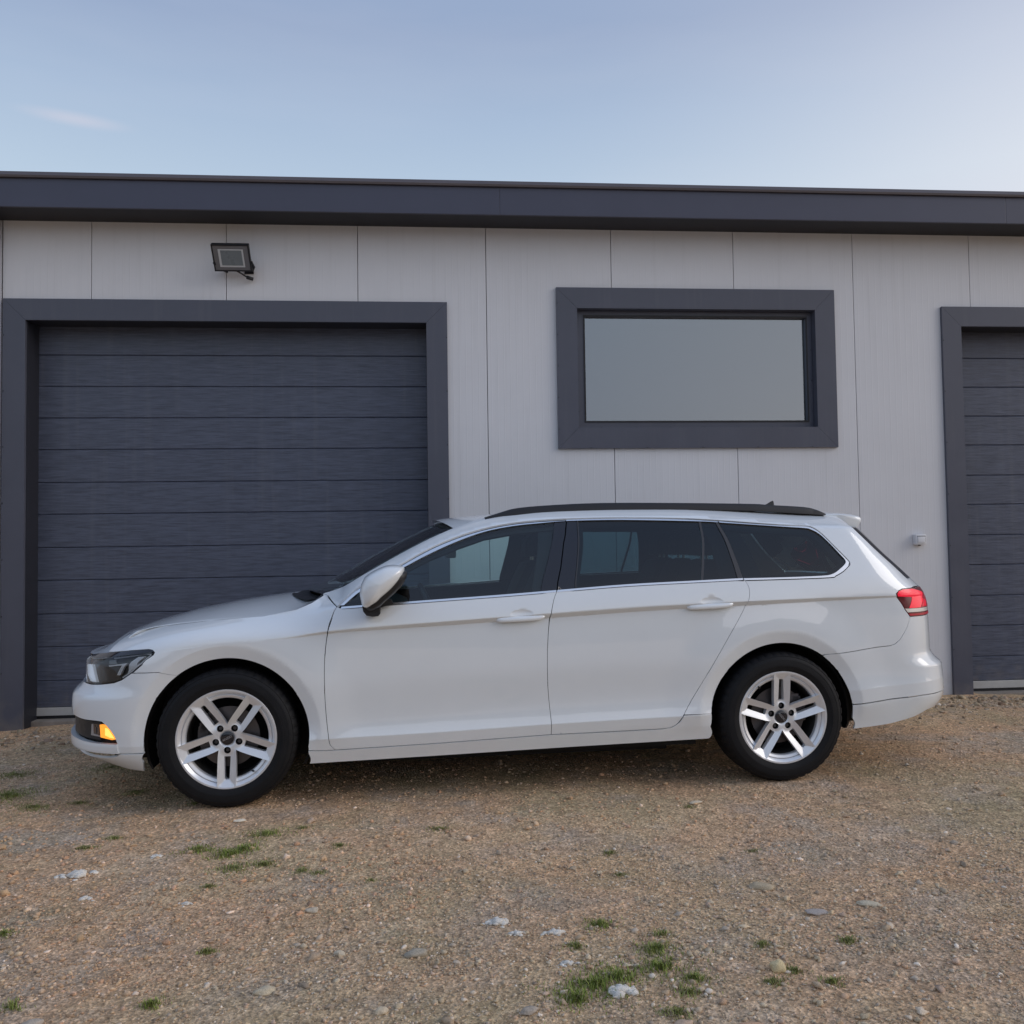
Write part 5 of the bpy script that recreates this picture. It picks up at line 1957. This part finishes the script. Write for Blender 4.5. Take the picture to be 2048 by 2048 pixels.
def scatter(n, pts, sizes, sub, flat=(.35, .8), cols=None, pal=None, seed=1, sink=.35):
    r = np.random.default_rng(seed)
    v, f = ico(sub)
    nv = len(v)
    sc = np.stack([r.uniform(.7, 1.3, n), r.uniform(.6, 1.0, n), r.uniform(*flat, n)], 1) * sizes[:, None]
    an = r.uniform(0, 2 * math.pi, n)
    ti = r.normal(0, .35, n)
    ca_, sa_ = np.cos(an), np.sin(an)
    ct, st_ = np.cos(ti), np.sin(ti)
    jit = 1 + r.normal(0, .26, (n, nv, 1))
    P_ = v[None] * jit * sc[:, None]
    x, y, z = P_[..., 0], P_[..., 1], P_[..., 2]
    y, z = y * ct[:, None] - z * st_[:, None], y * st_[:, None] + z * ct[:, None]
    x, y = x * ca_[:, None] - y * sa_[:, None], x * sa_[:, None] + y * ca_[:, None]
    gz = ground_z(pts[:, 0], pts[:, 1])
    z = z + (gz + sc[:, 2] * (1 - 2 * sink))[:, None]
    V = np.stack([x + pts[:, 0:1], y + pts[:, 1:2], z], -1).reshape(-1, 3)
    Fc = (f[None] + (np.arange(n) * nv)[:, None, None]).reshape(-1, 3)
    return V, Fc, nv


def free(p, rad=0.0):
    """keep stones out of the walls and from under the tyres"""
    ok = (p[:, 1] < WALL_Y - .06 - rad)
    for tx, ty in TYRES:
        dx, dy = p[:, 0] - tx, p[:, 1] - ty
        lx, ly = dx * _cx + dy * _sx, -dx * _sx + dy * _cx
        ok &= ~((np.abs(lx) < .15 + rad) & (np.abs(ly) < .125 + rad))
    return ok


def field(n, y0, y1, k=.72, pad=.35, power=1.0, seed=3):
    r = np.random.default_rng(seed)
    y = y0 + (y1 - y0) * r.random(n) ** power
    x = (r.random(n) * 2 - 1) * (k * y + pad) + .085 * y
    return np.stack([x, y], 1)


def clump(p, s, seed):
    return vnoise(p[:, 0], p[:, 1], s, seed)


allV, allF, allC = [], [], []
off_ = 0
for n, (y0, y1), (smu, ssd, smax), sub, power, seed in (
        (42000, (1.9, 3.6), (.0030, .42, .009), 0, 1.0, 21),
        (32000, (2.6, 6.75), (.0042, .42, .012), 0, 1.3, 22),
        (6500, (1.9, 6.7), (.0060, .42, .017), 0, 1.25, 23),
        (900, (1.9, 4.2), (.0088, .32, .020), 1, 1.0, 24)):
    p = field(n, y0, y1, power=power, seed=seed)
    r = np.random.default_rng(seed + 50)
    den = .30 + 1.1 * clump(p, .5, seed) * clump(p, .19, seed + 1) * 2
    right = .8 + .35 * sstep(p[:, 0], -.8, .6) * (p[:, 1] < 3.4)
    p = p[(r.random(len(p)) < den * right) & free(p, .01)]
    r = np.random.default_rng(seed + 90)
    s = np.minimum(np.exp(r.normal(math.log(smu), ssd, len(p))), smax)
    V, Fc, nv = scatter(len(p), p, s, sub, seed=seed, flat=(.3, .75), sink=.30)
    pi = r.choice(len(PAL), len(p), p=PW / PW.sum())
    # patches share a colour family
    fam = clump(p, .8, 31)
    c = PAL[pi] * (r.uniform(.78, 1.15, len(p)))[:, None]
    warm = sstep(fam, .45, .75)[:, None]
    c = c * (1 + warm * (np.array([.12, -.03, -.12])))
    allV.append(V)
    allF.append(Fc + off_)
    allC.append(np.repeat(c, nv, 0))
    off_ += len(V)
# spoil along the foot of the wall, right of the car
for k_, (xa, xb, nn) in enumerate(((2.5, 5.3, 2300), (-4.0, -2.1, 1000))):
    p = np.stack([rg.uniform(xa, xb, nn), 6.73 - np.abs(rg.normal(0, .38, nn))], 1)
    p = p[free(p) & (rg.random(nn) < .25 + .9 * clump(p, .22, 61))]
    s = np.minimum(np.exp(rg.normal(math.log(.009), .5, len(p))), .032)
    V, Fc, nv = scatter(len(p), p, s, 0, seed=77 + k_)
    pi = rg.choice(len(PAL), len(p), p=PW / PW.sum())
    allV.append(V); allF.append(Fc + off_); allC.append(np.repeat(PAL[pi] * rg.uniform(.45, .95, len(p))[:, None], nv, 0))
    off_ += len(V)
o = mesh_np('gravel', np.concatenate(allV), np.concatenate(allF), M_STONE, np.concatenate(allC))
tag(o, 'loose pebbles and grit strewn over the bare earth yard', 'gravel', kind='stuff')


# single stones that stand out
def rock(x, y, s, col, label, cat='stone', flat=.6, seed=0, name='stone', long=1.25, grp=None):
    r = np.random.default_rng(seed)
    v, f = ico(2)
    n = np.array([mnoise.noise(Vector(q) * 1.3 + Vector((seed * 3.1, 0, 0))) * .28 + mnoise.noise(Vector(q) * 3.1 + Vector((seed, 2, 0))) * .12 for q in v])
    v = v * (1 + n)[:, None] * np.array([s * long, s * .85, s * flat])
    a = r.uniform(-.5, .5)
    v = np.stack([v[:, 0] * math.cos(a) - v[:, 1] * math.sin(a), v[:, 0] * math.sin(a) + v[:, 1] * math.cos(a), v[:, 2] + s * flat * .55], 1)
    c = np.repeat(np.array(col)[None] * GK2 * np.array([[1.05, .97, .84]]), len(v), 0) * (1 + .15 * n)[:, None]
    o = mesh_np(name, v, f, M_STONE, c, smooth=True)
    o.location = (x, y, float(ground_z(x, y)))
    tag(o, label, cat, grp)
    return o


def chalk(x, y, s, label, seed):
    """crumbly lump of old mortar: a heap of broken grains in one piece"""
    r = np.random.default_rng(seed)
    Vs, Fs = [], []
    of = 0
    v, f = ico(0)
    for k in range(34):
        d = abs(r.normal(0, .5))
        a = r.uniform(0, 2 * math.pi)
        q = s * (.16 + .30 * r.random()) * (1.15 - .5 * min(d, 1))
        vv = v * (1 + r.normal(0, .2, (len(v), 1))) * q * np.array([1.2, 1, .6])
        vv = vv + np.array([d * s * math.cos(a) * 1.5, d * s * math.sin(a) * .9, max(0, .25 * s * (1 - d))])
        Vs.append(vv)
        Fs.append(f + of)
        of += len(v)
    V = np.concatenate(Vs)
    c = np.repeat(np.array([[.80, .75, .67]]), len(V), 0) * r.uniform(.75, 1.05, (len(V), 1))
    o = mesh_np('mortar_lump', V, np.concatenate(Fs), M_STONE, c)
    o.location = (x, y, float(ground_z(x, y)))
    tag(o, label, 'mortar lump', 'pale mortar lumps lying on the gravel')


rock(.967, 2.518, .021, (.50, .44, .30), 'round tan pebble, the roundest stone right of the grass clumps', flat=.9, seed=1, long=1.05)
rock(.797, 2.235, .026, (.46, .32, .235), 'flat peach stone at the bottom edge right of the grass', flat=.35, seed=2, long=1.7)
rock(1.156, 3.149, .030, (.38, .33, .26), 'flat tan stone in the open gravel below the rear wheel', flat=.4, seed=3, long=1.5)
rock(-.504, 2.567, .022, (.44, .40, .33), 'pale oval stone beside a small moss tuft, lower left', flat=.5, seed=4, long=1.4)
rock(-.084, 2.738, .024, (.30, .285, .26), 'grey-green rounded stone left of the white mortar patch', flat=.5, seed=5, long=1.4)
rock(-.168, 2.425, .015, (.48, .42, .34), 'small cream stone near the bottom centre', flat=.6, seed=6)
rock(-.45, 3.10, .018, (.40, .37, .33), 'pale stone chip in the left middle of the gravel', flat=.5, seed=7)
rock(1.256, 2.913, .024, (.34, .32, .33), 'flat bluish-grey stone up and right of the round tan pebble', flat=.35, seed=8, long=1.6)
rock(.614, 2.262, .021, (.40, .32, .27), 'brownish stone just left of the flat peach stone', flat=.5, seed=9)
rock(-1.09, 2.461, .020, (.36, .33, .31), 'dull grey stone in the bottom left corner', flat=.5, seed=10, long=1.5)
rock(1.464, 2.955, .023, (.44, .41, .35), 'pale flat stone at the right side of the yard', flat=.35, seed=11, long=1.8)
rock(-.319, 2.765, .014, (.46, .42, .36), 'little pale stone left of the grey-green rounded stone', flat=.6, seed=12)
rock(.228, 2.381, .018, (.33, .30, .28), 'grey stone left of the largest grass clump at the bottom', flat=.5, seed=13, long=1.4)
rock(1.21, 4.16, .017, (.50, .46, .40), 'thin pale stone chip just right of the rear tyre', flat=.4, seed=14, long=2.0)
rock(-.93, 4.18, .014, (.62, .60, .56), 'whitish curled chip at the foot of the front tyre', flat=.5, seed=15, long=2.0)
for i, (x, y, s, l) in enumerate([(.182, 2.955, .034, 'white crumbled mortar patch in the middle of the yard, upper left of three'), (.235, 2.86, .022, 'white crumbled mortar bits just below the middle patch'),
                                  (.355, 2.854, .026, 'white mortar patch right of centre, above the grass clumps'), (.486, 2.456, .044, 'bright white mortar lump at the right of the biggest grass clump'),
                                  (-1.41, 3.578, .048, 'broad white mortar patch at the left below the front wheel'), (-1.29, 3.331, .024, 'small white mortar bits under the broad left patch'),
                                  (-1.172, 3.755, .022, 'faint white crumbs between the left patch and the green tufts'), (-.91, 3.238, .018, 'small white crumb low in the left of the yard'),
                                  (.366, 2.636, .020, 'white crumbs just above the biggest grass clump')]):
    chalk(x, y, s, l, 100 + i)

# grass
M_GRASS = attr_mat('grass_blade', .7, .1, 40)
GR = [(.422, 2.502, .095, 1), (.498, 2.54, .062, 1), (.359, 2.436, .055, 1), (.631, 2.572, .07, .9), (.645, 2.69, .06, .8), (.713, 2.5, .045, .7), (.508, 2.888, .044, .9), (.688, 2.796, .034, .6), (.677, 2.429, .037, .6),
      (1.015, 2.513, .027, .4), (1.094, 2.442, .033, .5), (.986, 2.686, .024, .5), (1.261, 2.691, .033, .5), (-.774, 3.957, .084, .7), (-.825, 3.775, .057, 1), (-.879, 3.731, .068, .9), (-1.014, 3.798, .064, .8), (-.816, 3.55, .075, .5),
      (-.7, 3.576, .048, .5), (-.544, 3.5, .032, .4), (-.478, 3.464, .031, .3), (-.804, 2.532, .030, .8), (-1.193, 2.572, .028, .8), (-1.442, 3.064, .025, .7), (-2.22, 4.742, .158, .6), (-2.008, 4.53, .10, .4), (-1.441, 4.036, .034, .4),
      (-.624, 4.025, .029, .3), (-1.815, 4.612, .056, .3), (-1.517, 3.914, .047, .35), (-.864, 3.379, .029, .3), (.68, 3.585, .026, .3), (1.165, 4.109, .025, .2), (-.011, 3.932, .052, .3), (.408, 2.753, .027, .5), (.931, 2.46, .027, .4),
      (.618, 2.325, .042, .5), (-.431, 3.757, .032, .3), (1.255, 3.513, .03, .2), (-.736, 2.849, .024, .5), (.675, 3.35, .024, .3), (-.268, 3.358, .024, .3), (-2.4, 5.2, .14, .3), (-1.9, 5.3, .16, .25), (-1.6, 4.75, .08, .3), (-1.2, 4.45, .06, .3)]
rb = np.random.default_rng(5)
gv, gc, gf = [], [], []
nb_ = 0
for (x, y, r0, k) in GR:
    n = int(200 + 80000 * r0 * r0 * (.5 + k))
    n = min(n, 2200)
    a = rb.uniform(0, 2 * math.pi, n)
    d = np.abs(rb.normal(0, .55, n)) * r0
    lob = 1 + .5 * np.sin(a * 3 + x * 40) * .6
    px, py = x + np.cos(a) * d * lob * 1.6, y + np.sin(a) * d * lob * 1.25
    okk = free(np.stack([px, py], 1), .01)
    px, py, a, d = px[okk], py[okk], a[okk], d[okk]
    thin = rb.random(len(px)) < .35 + .65 * clump(np.stack([px, py], 1), .035, 88) * 1.3
    px, py, a, d = px[thin], py[thin], a[thin], d[thin]
    n = len(px)
    h = (.006 + .018 * k * rb.random(n)) * (1.25 - .7 * np.minimum(d / r0, 1))
    w = rb.uniform(.0008, .0019, n)
    ta = rb.uniform(0, 2 * math.pi, n)
    le = h * rb.uniform(.2, 1.1, n)
    z = ground_z(px, py) - .001
    sx, sy = -np.sin(ta) * w, np.cos(ta) * w
    b0 = np.stack([px - sx, py - sy, z], 1)
    b1 = np.stack([px + sx, py + sy, z], 1)
    m0 = np.stack([px + np.cos(ta) * le * .4 - sx * .8, py + np.sin(ta) * le * .4 - sy * .8, z + h * .65], 1)
    m1 = np.stack([px + np.cos(ta) * le * .4 + sx * .8, py + np.sin(ta) * le * .4 + sy * .8, z + h * .65], 1)
    tp = np.stack([px + np.cos(ta) * le, py + np.sin(ta) * le, z + h], 1)
    V = np.stack([b0, b1, m1, m0, tp], 1).reshape(-1, 3)
    i0 = np.arange(n) * 5 + nb_
    gf.append(np.stack([i0, i0 + 1, i0 + 2], 1)); gf.append(np.stack([i0, i0 + 2, i0 + 3], 1)); gf.append(np.stack([i0 + 3, i0 + 2, i0 + 4], 1))
    lush = np.clip(k + rb.normal(0, .18, n), 0, 1)[:, None]
    c = (np.array([.29, .26, .125]) * (1 - lush) + np.array([.25, .31, .07]) * lush) * rb.uniform(.55, 1.35, (n, 1))
    dry = rb.random((n, 1)) < .12
    c = np.where(dry, np.array([.42, .37, .2]), c)
    gv.append(V)
    gc.append(np.repeat(c, 5, 0))
    nb_ += n * 5
o = mesh_np('grass', np.concatenate(gv), np.concatenate(gf), M_GRASS, np.concatenate(gc))
tag(o, 'short green and olive grass tufts scattered in the gravel', 'grass', kind='stuff')

M_WOOD = attr_mat('wood_foliage', .9, .1, 3)
# a wood on the far side of the yard, behind the camera: seen only as the dark band mirrored low in paint and glass
rw_ = np.random.default_rng(91)
v, f = ico(1)
Vs, Fs, Cs = [], [], []
of = 0
for k in range(420):
    x = rw_.uniform(-85, 85)
    y = -48 - rw_.uniform(0, 14) + .002 * x * x
    r_ = rw_.uniform(1.6, 3.6)
    z = rw_.uniform(.3, 1.0) * (6.0 + 2.5 * float(vnoise(x, 0, 9., 71))) - 1.0
    vv = v * (1 + rw_.normal(0, .16, (len(v), 1))) * r_ * np.array([1.2, 1, .9]) + np.array([x, y, z])
    Vs.append(vv); Fs.append(f + of); of += len(v)
    Cs.append(np.repeat(np.array([[.050, .062, .034]]) * rw_.uniform(.6, 1.4), len(v), 0))
o = mesh_np('wood', np.concatenate(Vs), np.concatenate(Fs), M_WOOD, np.concatenate(Cs))
tag(o, 'distant dark wood across the field behind the photographer', 'wood', kind='stuff')
